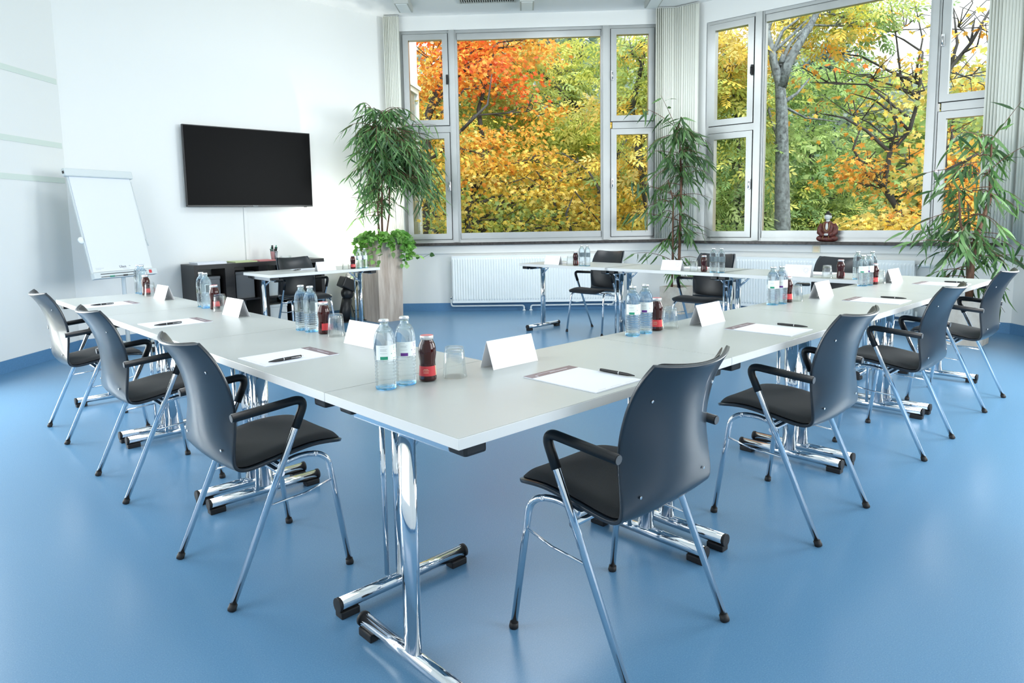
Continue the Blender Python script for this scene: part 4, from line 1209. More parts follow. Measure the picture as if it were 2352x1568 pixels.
# tall planter plant: dense weeping crown
tw = []
for k in range(150):
    a = random.uniform(0, 2*PI); zb = random.uniform(1.55, 2.50)
    rr = random.uniform(0.22, 0.58) * (1.0 if zb < 2.3 else 0.8)
    if zb < 1.7 and random.random() < 0.4: continue
    bx = 0.02 + 0.03 * math.cos(a); by = 0.03 * math.sin(a)
    # crown hangs a little more to the window side (+x,-y)
    ex_, ey_ = rr * math.cos(a) + 0.09, rr * math.sin(a) - 0.09
    tw.append(((bx, by, zb), (ex_, ey_, zb + random.uniform(-0.30, 0.12)), random.randint(11, 17), random.uniform(0.05, 0.22)))
for k in range(16):
    a = random.uniform(0, 2*PI); zb = random.uniform(1.25, 1.6); rr = random.uniform(0.15, 0.35)
    tw.append(((0.0, 0, zb), (rr*math.cos(a) - 0.03, rr*math.sin(a) + 0.03, zb + random.uniform(-0.15, 0.1)), 7, 0.06))
for k in range(46):
    zb = random.uniform(1.75, 2.35); a = random.uniform(-0.55, 0.55) - 0.75; rr = random.uniform(0.50, 0.84)
    tw.append(((0.08, -0.06, zb), (rr*math.cos(a), rr*math.sin(a), zb - random.uniform(0.25, 0.62)), random.randint(12, 17), random.uniform(0.15, 0.30)))
stems = [([(0.02, 0.0, 0.95), (0.03, 0.01, 1.3), (0.05, 0.0, 1.7), (0.09, -0.02, 2.1), (0.10, -0.02, 2.45)], [0.014, 0.013, 0.012, 0.010, 0.006]),
         ([(-0.02, 0.02, 0.95), (-0.01, 0.03, 1.35), (0.03, 0.02, 1.8), (0.03, 0.0, 2.3)], [0.010, 0.010, 0.009, 0.006]),
         ([(0.04, -0.03, 0.95), (0.10, -0.05, 1.3), (0.10, -0.07, 1.7), (0.14, -0.08, 2.2)], [0.009, 0.009, 0.008, 0.005])]
fr, _ = ficus('dense weeping fig in the tall narrow wood-grain planter with ivy', (3.71, 5.965, 0), 0.36, 1.00, M['travertine'], stems, tw, 0.20, 0.019, GREENS, 1.15)
# pothos spilling over the planter rim
P, D, Cc = [], [], []
mb = MB()
for k in range(46):
    a = random.uniform(0, 2*PI)
    if k % 3: a = random.uniform(PI * 0.85, PI * 1.95)
    q = Vector((math.cos(a), math.sin(a), 0)); m_ = max(abs(q.x), abs(q.y)); rim = q / m_ * 0.17
    fall = random.uniform(0.05, 0.34) if k % 4 else random.uniform(0.0, 0.08)
    outd = q * random.uniform(0.04, 0.13)
    pts = [Vector((0, 0, 0.97)) + rim * 0.5, Vector((0, 0, 1.0 + random.uniform(0.03, 0.10))) + rim * 0.95, rim + outd * 0.9 + Vector((0, 0, 1.01)), rim + outd + Vector((0, 0, 1.0 - fall * 0.5)), rim + outd * 1.05 + Vector((random.uniform(-.05, .05), random.uniform(-.05, .05), 1.0 - fall))]
    mb.tube(pts, 0.0022, 5, caps=False)
    for j in range(11):
        t = 0.5 + j / 10 * 3.4
        i = min(3, int(t)); f = t - i
        p = pts[i].lerp(pts[i+1], min(1, f))
        dd = (q * random.uniform(0.2, 0.9) + Vector((random.uniform(-.6, .6), random.uniform(-.6, .6), random.uniform(-0.9, 0.3)))).normalized()
        P.append(tuple(p)); D.append(tuple(dd))
# one long trailing runner towards the window
run = [Vector((0.17, -0.14, 1.0)), Vector((0.24, -0.20, 0.92)), Vector((0.30, -0.26, 0.80)), Vector((0.36, -0.34, 0.755)), Vector((0.43, -0.40, 0.80))]
mb.tube(run, 0.0025, 6, caps=False)
for i in range(5):
    for j in range(4 if i < 3 else 1): P.append(tuple(run[i] + Vector((random.uniform(-.03, .03), random.uniform(-.03, .03), random.uniform(-.03, .03))))); D.append((random.uniform(-.5, .9), random.uniform(-.9, .3), random.uniform(-.8, .3)))
mb.build('ivy_stems', M['green_stem'] if 'green_stem' in M else mat('ivy_stem', (0.10, 0.20, 0.05), 0.6), fr)
P = np.array(P); D = np.array(D); n_ = len(P)
nr = rng.normal(0, 0.5, (n_, 3)); nr[:, 2] += 0.6; nr[:, 1] -= 0.5; nr[:, 0] -= 0.4
leaf_mesh('ivy_leaves', IVY, P, D, nr, 0.075 * rng.uniform(0.6, 1.1, n_), 0.062 * rng.uniform(0.7, 1.1, n_), mixcols(n_, [(0.14, 0.36, 0.05), (0.20, 0.46, 0.08), (0.09, 0.26, 0.04), (0.30, 0.55, 0.15)]), M['leaf_in'], fr)

# corner plant between the two windows
tw = []
def layer(z0, z1, n, r0, r1, cx=0.0, cy=0.0, nl=(6, 10), arch=0.12, up=(-0.25, 0.10), a0=0, a1=2*PI):
    for k in range(n):
        a = random.uniform(a0, a1); zb = random.uniform(z0, z1); rr = random.uniform(r0, r1)
        tw.append(((cx, cy, zb), (cx + rr*math.cos(a), cy + rr*math.sin(a), zb + random.uniform(*up)), random.randint(*nl), arch))
layer(1.95, 2.35, 24, 0.18, 0.52, 0.03, 0.02)
layer(1.55, 2.0, 20, 0.2, 0.55, 0.03, 0.0)
layer(1.0, 1.5, 17, 0.2, 0.60, -0.02, 0.05)
layer(0.55, 0.95, 11, 0.2, 0.55, -0.02, 0.05)
tw.append(((0.03, 0.02, 2.25), (-0.33, 0.42, 2.56), 10, 0.1)); tw.append(((0.03, 0.02, 2.2), (-0.22, 0.12, 2.66), 7, 0.02)); tw.append(((-0.02, 0.04, 1.45), (-0.42, 0.52, 1.66), 11, 0.06)); tw.append(((0.0, 0.0, 1.15), (-0.45, 0.5, 1.26), 10, 0.06))
stems = [([(0.02, 0.0, 0.26), (0.03, 0.0, 0.7), (0.03, -0.01, 1.2), (0.06, 0.0, 1.7), (0.02, 0.02, 2.35)], [0.020, 0.018, 0.016, 0.012, 0.006]),
         ([(-0.05, 0.05, 0.26), (-0.04, 0.05, 0.8), (-0.04, 0.05, 1.4), (-0.08, 0.10, 1.65)], [0.013, 0.012, 0.010, 0.006]),
         ([(-0.07, 0.03, 0.26), (-0.06, 0.04, 1.3)], [0.007, 0.007])]
ficus('slim tall fig in a square sandstone pot in the window corner', (6.53, 3.63, 0), 0.32, 0.33, M['stonepot'], stems, tw, 0.24, 0.028, [(0.06, 0.15, 0.04), (0.09, 0.20, 0.06), (0.12, 0.25, 0.08), (0.05, 0.12, 0.045)], 1.2)

# right plant
tw = []
layer(1.35, 1.85, 16, 0.15, 0.55, 0.02, -0.02, nl=(6, 9))
layer(0.9, 1.4, 20, 0.2, 0.55, 0.0, 0.02, nl=(7, 11))
layer(0.65, 1.0, 16, 0.25, 0.62, 0.0, 0.04, nl=(7, 11))
layer(0.35, 0.6, 8, 0.2, 0.45, 0.0, 0.0, nl=(4, 7))
tw.append(((0.02, -0.02, 1.7), (0.22, -0.26, 2.15), 8, 0.0)); tw.append(((0.03, -0.05, 1.5), (0.20, -0.36, 1.78), 9, 0.08)); tw.append(((-0.02, 0.02, 0.85), (-0.40, 0.42, 0.92), 11, 0.12))
stems = [([(0.0, 0.0, 0.33), (0.0, 0.0, 0.75), (0.03, -0.03, 1.0), (0.08, -0.10, 1.3), (0.06, -0.09, 1.8)], [0.034, 0.030, 0.020, 0.015, 0.007]),
         ([(0.0, 0.0, 0.75), (-0.03, 0.03, 0.9), (-0.08, 0.08, 1.1), (-0.10, 0.10, 1.4)], [0.018, 0.015, 0.012, 0.006])]
ficus('bushy fig in a square sandstone pot at the right behind the last chair', (6.40, 0.50, 0), 0.30, 0.40, M['stonepot'], stems, tw, 0.21, 0.026, [(0.06, 0.15, 0.04), (0.10, 0.22, 0.06), (0.14, 0.28, 0.09), (0.05, 0.12, 0.045)], 1.15)

# ------------------------------------------------------------------ outdoors
GZ = -4.5
mb = MB()
nx_, ny_ = 40, 40
vs = []
for j in range(ny_ + 1):
    for i in range(nx_ + 1):
        x = -30 + 130 * i / nx_; y = -30 + 130 * j / ny_
        d = max(0.0, math.hypot(x - 2, y - 2) - 16)
        vs.append((x, y, GZ + 0.13 * d + 0.4 * math.sin(x * 0.35) * math.cos(y * 0.3)))
mb.sm = True
mb.add(vs, [(j*(nx_+1)+i, j*(nx_+1)+i+1, (j+1)*(nx_+1)+i+1, (j+1)*(nx_+1)+i) for j in range(ny_) for i in range(nx_)])
g = mb.build('ground', M['grass']); g['kind'] = 'structure'

def gz(x, y):
    d = max(0.0, math.hypot(x - 2, y - 2) - 16)
    return GZ + 0.13 * d + 0.4 * math.sin(x * 0.35) * math.cos(y * 0.3)

ORANGE = [(0.86, 0.40, 0.07), (0.90, 0.48, 0.10), (0.82, 0.34, 0.06), (0.80, 0.52, 0.10)]
REDS = [(0.86, 0.16, 0.06), (0.90, 0.26, 0.06), (0.88, 0.34, 0.07)]
YELLOW = [(0.84, 0.62, 0.12), (0.82, 0.55, 0.10), (0.74, 0.62, 0.15), (0.88, 0.70, 0.24), (0.62, 0.50, 0.14)]
LIME = [(0.58, 0.62, 0.16), (0.48, 0.56, 0.15), (0.68, 0.68, 0.20), (0.40, 0.50, 0.16)]
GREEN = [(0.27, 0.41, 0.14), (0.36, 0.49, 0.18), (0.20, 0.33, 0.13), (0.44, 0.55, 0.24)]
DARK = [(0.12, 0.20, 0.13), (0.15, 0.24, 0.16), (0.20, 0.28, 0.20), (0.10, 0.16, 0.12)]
HAZE_TEAL = [(0.34, 0.42, 0.38), (0.28, 0.37, 0.33), (0.40, 0.47, 0.44)]  # lighter and greyer, distance haze put into the leaf colour

def foliage_points(blobs):
    P = []; C = []; Nn = []; Dd = []
    for (c, r, n, cols) in blobs:
        ncl = max(1, n // 14)
        q = rng.normal(0, 1, (ncl, 3)); q /= np.linalg.norm(q, axis=1, keepdims=True)
        q *= rng.uniform(0.25, 1.0, (ncl, 1)) ** 0.5
        cen = np.array(c) + q * np.array(r)
        idx = rng.integers(0, ncl, n)
        off = rng.normal(0, 1, (n, 3)) * np.array([0.24, 0.24, 0.07])
        P.append(cen[idx] + off)
        ccl = mixcols(ncl, cols, jit=0.12)
        C.append(np.clip(ccl[idx] * (1 + rng.normal(0, 0.12, (n, 1))), 0.003, 1))
        nn = rng.normal(0, 0.55, (n, 3)); nn[:, 2] += 0.8; Nn.append(nn)
        dd = off.copy() + rng.normal(0, 0.12, (n, 3)); dd[:, 2] -= 0.12; Dd.append(dd)
    return np.vstack(P), np.vstack(C), np.vstack(Nn), np.vstack(Dd)

def tree(name, label, base, path, rad, blobs, tpl, size, cat='tree', bark='bark_outdoor', extra=(), twigs=5, group='trees outside the windows'):
    """path: trunk points relative to base; blobs: (centre rel. base xy & world z, radii, count, colours)"""
    x, y = base
    z = gz(x, y) - 0.1
    root = thing(name, label, cat, (x, y, z), 0, group)
    P0 = [Vector((px, py, pz)) for px, py, pz in path]
    nP = len(P0)
    mb = MB()
    mb.tube(P0, [rad * (1 - 0.75 * i / (nP - 1)) for i in range(nP)], 10)
    for e in extra:
        pts = [Vector(p) for p in e[0]]
        mb.tube(pts, [e[1] * (1 - 0.7 * i / (len(pts) - 1)) for i in range(len(pts))], 8)
    bl = []
    for (c, r, n, cols) in blobs:
        c = Vector((c[0], c[1], c[2] - z))
        bl.append((tuple(c), r, n, cols))
        # branch from the trunk
        zt = max(P0[0].z + 0.3, min(P0[-1].z, c.z - 0.35 * math.hypot(c.x, c.y) - 0.2))
        k = 0
        while k < nP - 2 and P0[k+1].z < zt: k += 1
        f = (zt - P0[k].z) / max(0.01, P0[k+1].z - P0[k].z); s0 = P0[k].lerp(P0[k+1], max(0, min(1, f)))
        midp = s0.lerp(c, 0.5) + Vector((random.uniform(-.3, .3), random.uniform(-.3, .3), 0.15 * (c - s0).length))
        L_ = (c - s0).length
        r0 = min(rad * 0.35, 0.012 + 0.009 * L_)
        mb.tube([s0, s0.lerp(midp, 0.5) + Vector((random.uniform(-.1, .1),) * 3), midp, midp.lerp(c, 0.6), c], [r0, r0*0.8, r0*0.6, r0*0.4, r0*0.2], 6)
        for q in range(twigs):
            dv = Vector((random.gauss(0, 1), random.gauss(0, 1), random.gauss(0.3, 0.8))).normalized()
            tgt = c + Vector((dv.x * r[0], dv.y * r[1], dv.z * r[2])) * random.uniform(0.6, 0.95)
            s1 = midp.lerp(c, random.uniform(0.2, 1.0))
            m1 = s1.lerp(tgt, 0.5) + Vector((random.uniform(-.15, .15), random.uniform(-.15, .15), random.uniform(-.1, .2)))
            mb.tube([s1, m1, tgt], [r0*0.35 + 0.004, r0*0.22 + 0.003, 0.004], 5, caps=False)
    mb.build('trunk', M[bark], root)
    P, C, Nn, Dd = foliage_points(bl)
    n_ = len(P)
    if n_:
        leaf_mesh('foliage', tpl, P, Dd, Nn, size * rng.uniform(0.7, 1.2, n_), size * rng.uniform(0.7, 1.1, n_), C, M['leaf_out'], root)
    return root
# neighbouring wing of the building, seen through the leftmost sash
a = Vector((4.75, 7.36, 0)); b = Vector((6.20, 8.50, 0)); d = (b - a).normalized(); nr = Vector((-d.y, d.x, 0)); LW = (b - a).length
T = Matrix.Identity(4)
for k in range(3): T[k][0] = d[k]; T[k][1] = nr[k]; T[k][2] = 1.0 if k == 2 else 0.0; T[k][3] = a[k]
mb = MB(); mb.box((0, 0, GZ - 1), (LW, 0.5, 7.5), T)
structure('outer_wall', mb, M['outer_wall'])
wroot = thing('window_4', None, None, kind='structure')
mb = MB()
frame_rect(mb, 0.25, LW - 0.12, 0.75, 3.35, 0.07, -0.05, -0.001, T)
mb.box((LW * 0.5, -0.05, 0.82), (LW * 0.5 + 0.08, -0.001, 3.28), T)
structure('window_frame', mb, M['white'], wroot)
mb = MB(); mb.box((0.321, -0.020, 0.821), (LW - 0.191, -0.012, 3.279), T); structure('pane', mb, M['dark_glass'] if 'dark_glass' in M else mat('outer_glass', (0.30, 0.34, 0.33), 0.08), wroot)
mb = MB(); mb.box((0.15, -0.07, 3.36), (LW - 0.04, -0.001, 3.42), T); structure('window_ledge', mb, M['outer_wall'], wroot)

tree('maple_tree', 'red and orange maple behind the upper left of the wide window', (6.59, 8.96), [(0, 0, 0), (0.0, 0.0, 5.96), (0.07, -0.05, 7.43), (0.11, -0.08, 7.96), (0.4, -0.05, 8.53), (0.75, -0.08, 9.34)], 0.120,
     [((0.13, -0.10, 4.07), (0.90, 0.90, 0.70), 840, ORANGE),
      ((0.33, 0.00, 3.36), (0.60, 0.60, 0.50), 420, ORANGE+YELLOW),
      ((0.99, -0.29, 4.32), (0.50, 0.50, 0.50), 504, REDS),
      ((0.88, -0.46, 3.81), (0.70, 0.70, 0.50), 624, REDS+ORANGE),
      ((1.37, -0.62, 3.61), (0.60, 0.60, 0.40), 360, REDS),
      ((1.77, -0.45, 4.40), (0.80, 0.80, 0.50), 624, ORANGE),
      ((2.20, -0.60, 4.60), (0.50, 0.50, 0.40), 288, ORANGE+YELLOW),
      ((2.02, -0.99, 3.20), (0.40, 0.40, 0.25), 192, ORANGE),
      ((0.48, 0.14, 4.70), (1.00, 1.00, 0.70), 600, REDS+ORANGE),
      ((1.15, -0.42, 4.77), (1.20, 1.20, 0.60), 720, ORANGE)],
     MAPLE, 0.110, cat='tree', bark='bark_outdoor', extra=[([(0.11, -0.08, 7.96), (0.27, -0.08, 8.13), (0.58, -0.07, 8.47)], 0.070), ([(0.98, -0.54, 7.44), (0.93, -0.50, 8.06), (1.13, -0.54, 8.62), (1.32, -0.58, 9.25)], 0.050)], twigs=5, group='trees outside the windows')
tree('maple_tree', 'golden yellow maple filling the lower left of the wide window', (6.98, 8.14), [(0, 0, 0), (0.0, 0.0, 5.73), (-0.02, 0.02, 6.18), (0.14, 0.01, 6.64), (0.33, -0.02, 7.25)], 0.110,
     [((-0.19, 0.67, 2.79), (0.60, 0.60, 0.35), 396, YELLOW),
      ((-0.21, 0.68, 2.02), (0.70, 0.70, 0.50), 540, YELLOW+LIME),
      ((-0.41, 0.58, 1.25), (0.80, 0.80, 0.50), 672, YELLOW+LIME),
      ((0.11, -0.10, 2.36), (0.60, 0.60, 0.35), 456, YELLOW+ORANGE),
      ((0.19, -0.17, 1.99), (0.70, 0.70, 0.35), 540, YELLOW+ORANGE),
      ((0.65, -0.45, 1.83), (0.70, 0.70, 0.35), 504, YELLOW),
      ((1.07, -0.59, 2.22), (0.70, 0.70, 0.40), 516, YELLOW+ORANGE),
      ((0.69, -0.21, 2.69), (0.60, 0.60, 0.25), 312, ORANGE+YELLOW),
      ((-0.01, -0.26, 1.23), (0.70, 0.70, 0.40), 540, LIME+YELLOW),
      ((0.63, -0.57, 1.22), (0.70, 0.70, 0.40), 504, LIME+GREEN),
      ((1.40, -0.80, 1.67), (0.70, 0.70, 0.40), 516, YELLOW),
      ((0.88, -0.97, 1.06), (0.70, 0.70, 0.35), 456, LIME+YELLOW),
      ((1.81, -0.97, 1.99), (0.70, 0.70, 0.40), 384, LIME+YELLOW),
      ((1.56, -1.28, 1.27), (0.70, 0.70, 0.40), 516, YELLOW),
      ((2.35, -1.64, 1.96), (0.60, 0.60, 0.40), 408, YELLOW+ORANGE),
      ((2.19, -1.76, 1.18), (0.70, 0.70, 0.40), 540, YELLOW)],
     MAPLE, 0.105, cat='tree', bark='bark_outdoor', extra=[([(-0.02, 0.02, 6.18), (0.30, -0.26, 6.37), (0.70, -0.51, 6.47)], 0.045), ([(1.00, -1.55, 5.56), (0.91, -1.45, 6.07), (1.01, -1.56, 6.44), (1.31, -1.92, 5.84)], 0.030), ([(-0.28, -0.16, 7.50), (0.06, -0.46, 7.92), (0.19, -0.44, 8.44)], 0.030), ([(1.38, -2.01, 5.84), (1.29, -1.89, 6.43), (1.23, -1.66, 6.80), (1.01, -1.27, 7.11)], 0.030), ([(1.30, -0.99, 5.69), (1.20, -0.88, 6.39), (1.07, -0.59, 6.86)], 0.035)], twigs=5, group='trees outside the windows')
tree('ash_tree', 'lime green ash in the upper right of the wide window', (10.45, 7.83), [(0, 0, 0), (0.0, 0.0, 4.75), (-0.05, 0.07, 5.83), (-0.11, 0.14, 6.63), (-0.17, 0.37, 7.44), (-0.37, 0.9, 8.55), (-0.4, 1.23, 9.4)], 0.120,
     [((-1.46, 1.59, 4.32), (0.70, 0.70, 0.30), 110, LIME),
      ((-1.55, 1.26, 3.23), (0.80, 0.80, 0.40), 230, LIME),
      ((-0.61, 1.16, 4.54), (0.80, 0.80, 0.30), 130, LIME+YELLOW),
      ((-0.07, 0.56, 4.59), (0.90, 0.90, 0.40), 240, LIME),
      ((-0.28, 0.50, 3.95), (0.70, 0.70, 0.35), 150, LIME),
      ((-1.28, 1.28, 3.69), (0.80, 0.80, 0.30), 170, LIME+GREEN),
      ((-1.93, 1.61, 3.50), (0.70, 0.70, 0.30), 170, LIME+GREEN),
      ((-0.61, 0.57, 3.06), (0.80, 0.80, 0.30), 230, LIME),
      ((-0.24, -0.02, 2.68), (0.70, 0.70, 0.35), 220, LIME),
      ((-1.30, 1.15, 2.72), (0.70, 0.70, 0.30), 170, LIME),
      ((0.03, -0.04, 3.47), (0.60, 0.60, 0.30), 130, LIME+YELLOW),
      ((-0.59, 0.25, 2.51), (0.60, 0.60, 0.30), 150, YELLOW+LIME)],
     ASH, 0.300, cat='tree', bark='bark_outdoor', extra=[([(-0.05, 0.07, 5.83), (-0.02, -0.30, 6.95), (0.05, -0.56, 7.36)], 0.060), ([(-0.11, 0.14, 6.63), (-0.46, 0.70, 8.16), (-0.92, 1.49, 9.01)], 0.050), ([(-0.17, 0.37, 7.44), (-0.75, 1.16, 8.72), (-0.86, 1.42, 9.36)], 0.040)], twigs=5, group='trees outside the windows')
tree('ash_tree', 'yellow green ash seen through the narrow sash beside the corner blind', (8.95, 5.66), [(0, 0, 0), (0.0, 0.0, 5.04), (-0.04, 0.06, 5.93), (-0.13, 0.18, 6.66), (-0.21, 0.3, 7.6), (-0.09, 0.13, 8.5)], 0.120,
     [((-0.09, 0.13, 3.97), (0.60, 0.60, 0.50), 180, LIME+GREEN),
      ((-0.14, 0.54, 3.90), (0.40, 0.40, 0.30), 50, YELLOW+LIME),
      ((-0.05, 0.07, 3.33), (0.50, 0.50, 0.40), 150, LIME),
      ((-0.14, 0.54, 3.03), (0.50, 0.50, 0.40), 110, YELLOW+LIME),
      ((-0.13, 0.18, 2.49), (0.50, 0.50, 0.30), 90, LIME+YELLOW),
      ((-0.05, 0.42, 2.07), (0.50, 0.50, 0.40), 150, GREEN+YELLOW),
      ((-0.04, 0.06, 1.54), (0.60, 0.60, 0.50), 180, YELLOW)],
     ASH, 0.280, cat='tree', bark='bark_outdoor', extra=[], twigs=5, group='trees outside the windows')
tree('ash_tree', 'bright yellow and lime ash behind the left sash of the statue window', (9.32, 4.28), [(0, 0, 0), (0.0, 0.0, 5.08), (-0.02, 0.04, 5.77), (-0.01, 0.02, 6.58), (-0.05, 0.1, 7.46), (-0.12, 0.22, 8.46)], 0.050,
     [((-0.24, 0.23, 3.76), (0.55, 0.55, 0.40), 220, YELLOW),
      ((-0.06, 0.11, 3.51), (0.60, 0.60, 0.35), 190, YELLOW+LIME),
      ((-0.27, 0.28, 3.24), (0.50, 0.50, 0.30), 150, YELLOW+LIME),
      ((0.04, 0.14, 2.99), (0.50, 0.50, 0.30), 130, LIME),
      ((-0.11, 0.20, 2.52), (0.60, 0.60, 0.30), 160, LIME+GREEN),
      ((-0.04, 0.08, 2.04), (0.60, 0.60, 0.30), 160, GREEN+LIME),
      ((-0.14, 0.25, 1.71), (0.60, 0.60, 0.30), 180, GREEN),
      ((-0.01, 0.01, 1.36), (0.60, 0.60, 0.30), 180, GREEN+LIME),
      ((-0.19, 0.13, 0.95), (0.60, 0.60, 0.30), 180, GREEN),
      ((0.11, -0.22, 1.15), (0.30, 0.30, 0.30), 40, GREEN)],
     ASH, 0.270, cat='tree', bark='bark_outdoor', extra=[], twigs=5, group='trees outside the windows')
tree('oak_tree', 'lichen covered forked trunk standing in the left half of the statue window', (9.05, 3.47), [(0, 0, 0), (0.0, 0.0, 5.37), (-0.01, 0.01, 5.88), (-0.01, 0.03, 6.51), (-0.02, 0.05, 7.26), (-0.04, 0.08, 7.69), (-0.07, 0.15, 7.94), (-0.13, 0.27, 8.51), (-0.09, 0.41, 9.27)], 0.135,
     [((1.30, 0.53, 4.20), (0.80, 0.80, 0.40), 150, YELLOW),
      ((1.61, 0.32, 4.14), (0.60, 0.60, 0.30), 90, YELLOW+LIME),
      ((1.38, 0.35, 3.84), (0.40, 0.40, 0.20), 50, YELLOW+ORANGE),
      ((1.79, -0.14, 4.34), (0.70, 0.70, 0.35), 170, GREEN+LIME),
      ((1.98, -0.34, 4.13), (0.35, 0.35, 0.30), 70, GREEN),
      ((1.56, 0.92, 2.97), (0.60, 0.60, 0.40), 70, GREEN+LIME),
      ((1.61, 1.04, 2.41), (0.60, 0.60, 0.40), 80, GREEN),
      ((1.68, 0.15, 4.59), (0.90, 0.90, 0.30), 150, LIME+YELLOW)],
     ASH, 0.260, cat='tree', bark='lichen_bark', extra=[([(-0.03, 0.07, 7.63), (-0.00, 0.00, 7.93), (0.09, -0.09, 8.17), (0.21, -0.22, 8.46), (0.35, -0.30, 8.74), (0.38, -0.37, 9.11)], 0.085), ([(-0.03, 0.06, 7.97), (-0.03, 0.06, 8.09)], 0.060), ([(-0.02, 0.03, 7.41), (0.24, -0.04, 7.55), (0.49, -0.12, 7.79)], 0.035), ([(-0.01, 0.02, 7.35), (0.38, -0.12, 7.21), (0.84, -0.44, 7.15)], 0.022)], twigs=3, group='trees outside the windows')
tree('ash_tree', 'leafy green tree standing behind the lichen covered trunk', (14.73, 5.46), [(0, 0, 0), (0.0, 0.0, 4.7), (-0.01, 0.02, 6.16), (-0.01, 0.03, 7.59), (0.09, -0.22, 8.69)], 0.100,
     [((-0.34, 0.75, 4.02), (1.00, 1.00, 0.50), 150, GREEN),
      ((-0.11, 0.26, 3.79), (0.90, 0.90, 0.50), 170, GREEN+LIME),
      ((0.28, -0.15, 3.96), (1.00, 1.00, 0.50), 170, GREEN),
      ((-0.32, 0.24, 3.02), (1.00, 1.00, 0.50), 210, GREEN),
      ((0.11, -0.26, 2.71), (1.00, 1.00, 0.50), 210, GREEN),
      ((-0.50, 0.62, 2.09), (1.10, 1.10, 0.60), 250, GREEN),
      ((-0.20, -0.03, 1.87), (1.00, 1.00, 0.50), 230, GREEN+LIME),
      ((0.27, -0.69, 1.56), (1.00, 1.00, 0.50), 220, GREEN),
      ((-0.41, -0.05, 1.11), (1.20, 1.20, 0.50), 240, GREEN),
      ((0.65, -0.55, 4.13), (0.90, 0.90, 0.40), 150, GREEN+LIME),
      ((-0.09, -0.85, 0.91), (1.10, 1.10, 0.40), 250, LIME+GREEN),
      ((-0.28, -0.64, 1.28), (0.60, 0.60, 0.30), 110, LIME)],
     ASH, 0.300, cat='tree', bark='bark_outdoor', extra=[], twigs=4, group='trees outside the windows')
tree('maple_tree', 'thin dark branched maple with sparse orange leaves in the statue window', (11.37, 2.39), [(0, 0, 0), (0.0, 0.0, 5.24), (-0.02, 0.08, 5.79), (-0.14, 0.45, 6.42), (-0.12, 0.38, 6.97), (-0.04, 0.14, 7.29), (0.08, 0.07, 7.77), (0.19, 0.07, 8.51)], 0.070,
     [((-0.41, 0.63, 2.02), (0.45, 0.45, 0.20), 96, ORANGE),
      ((-0.35, 0.45, 1.87), (0.35, 0.35, 0.15), 96, ORANGE),
      ((-0.35, 0.77, 1.68), (0.40, 0.40, 0.20), 72, ORANGE),
      ((-0.09, 0.30, 2.41), (0.60, 0.60, 0.30), 42, ORANGE+YELLOW),
      ((-0.22, 1.00, 2.82), (0.90, 0.90, 0.50), 30, ORANGE),
      ((-0.03, 0.75, 3.44), (1.00, 1.00, 0.40), 36, ORANGE+YELLOW),
      ((0.14, 0.23, 3.37), (0.70, 0.70, 0.30), 48, ORANGE+YELLOW),
      ((-0.07, 1.44, 3.90), (0.80, 0.80, 0.40), 30, ORANGE+REDS),
      ((-0.36, 1.59, 3.39), (0.60, 0.60, 0.30), 36, ORANGE+REDS),
      ((-0.11, 0.02, 1.58), (0.50, 0.50, 0.40), 72, YELLOW+ORANGE),
      ((0.28, 0.45, 3.22), (0.70, 0.70, 0.40), 72, LIME+YELLOW),
      ((0.16, 0.17, 2.01), (0.50, 0.50, 0.40), 60, LIME+YELLOW),
      ((0.12, 0.31, 4.12), (0.60, 0.60, 0.40), 30, ORANGE)],
     MAPLE, 0.120, cat='tree', bark='bark_outdoor', extra=[([(-0.12, 0.38, 6.97), (-0.23, 0.71, 7.34), (-0.34, 1.02, 7.57), (-0.39, 1.42, 7.69)], 0.030), ([(-0.14, 0.45, 6.42), (-0.31, 0.66, 6.64), (-0.29, 0.88, 7.07), (-0.26, 0.80, 7.35), (-0.20, 0.94, 7.85)], 0.030), ([(-0.04, 0.14, 7.29), (-0.02, 0.41, 7.60), (-0.00, 0.68, 7.84), (-0.11, 0.98, 7.97)], 0.025), ([(0.08, 0.07, 7.77), (0.11, 0.34, 8.14), (0.08, 0.42, 8.76), (0.05, 0.53, 9.38)], 0.025), ([(-0.12, 0.38, 6.97), (-0.09, 0.31, 7.37), (-0.04, 0.47, 7.87), (-0.05, 0.81, 8.13)], 0.020), ([(0.16, 0.16, 8.06), (0.19, 0.08, 8.71), (0.15, 0.21, 9.32)], 0.020)], twigs=7, group='trees outside the windows')
tree('maple_shrub', 'low bright yellow maple at the bottom right of the statue window', (9.87, 2.18), [(0, 0, 0), (0.0, 0.0, 5.2), (-0.0, 0.01, 5.45), (-0.01, 0.04, 5.6)], 0.030,
     [((-0.05, 0.17, 1.00), (0.45, 0.45, 0.16), 276, YELLOW),
      ((0.03, -0.09, 0.97), (0.45, 0.45, 0.16), 276, YELLOW),
      ((0.08, 0.08, 1.06), (0.35, 0.35, 0.14), 156, YELLOW+ORANGE),
      ((-0.04, -0.22, 0.91), (0.40, 0.40, 0.14), 192, YELLOW)],
     MAPLE, 0.105, cat='shrub', bark='bark_outdoor', extra=[], twigs=5, group=None)
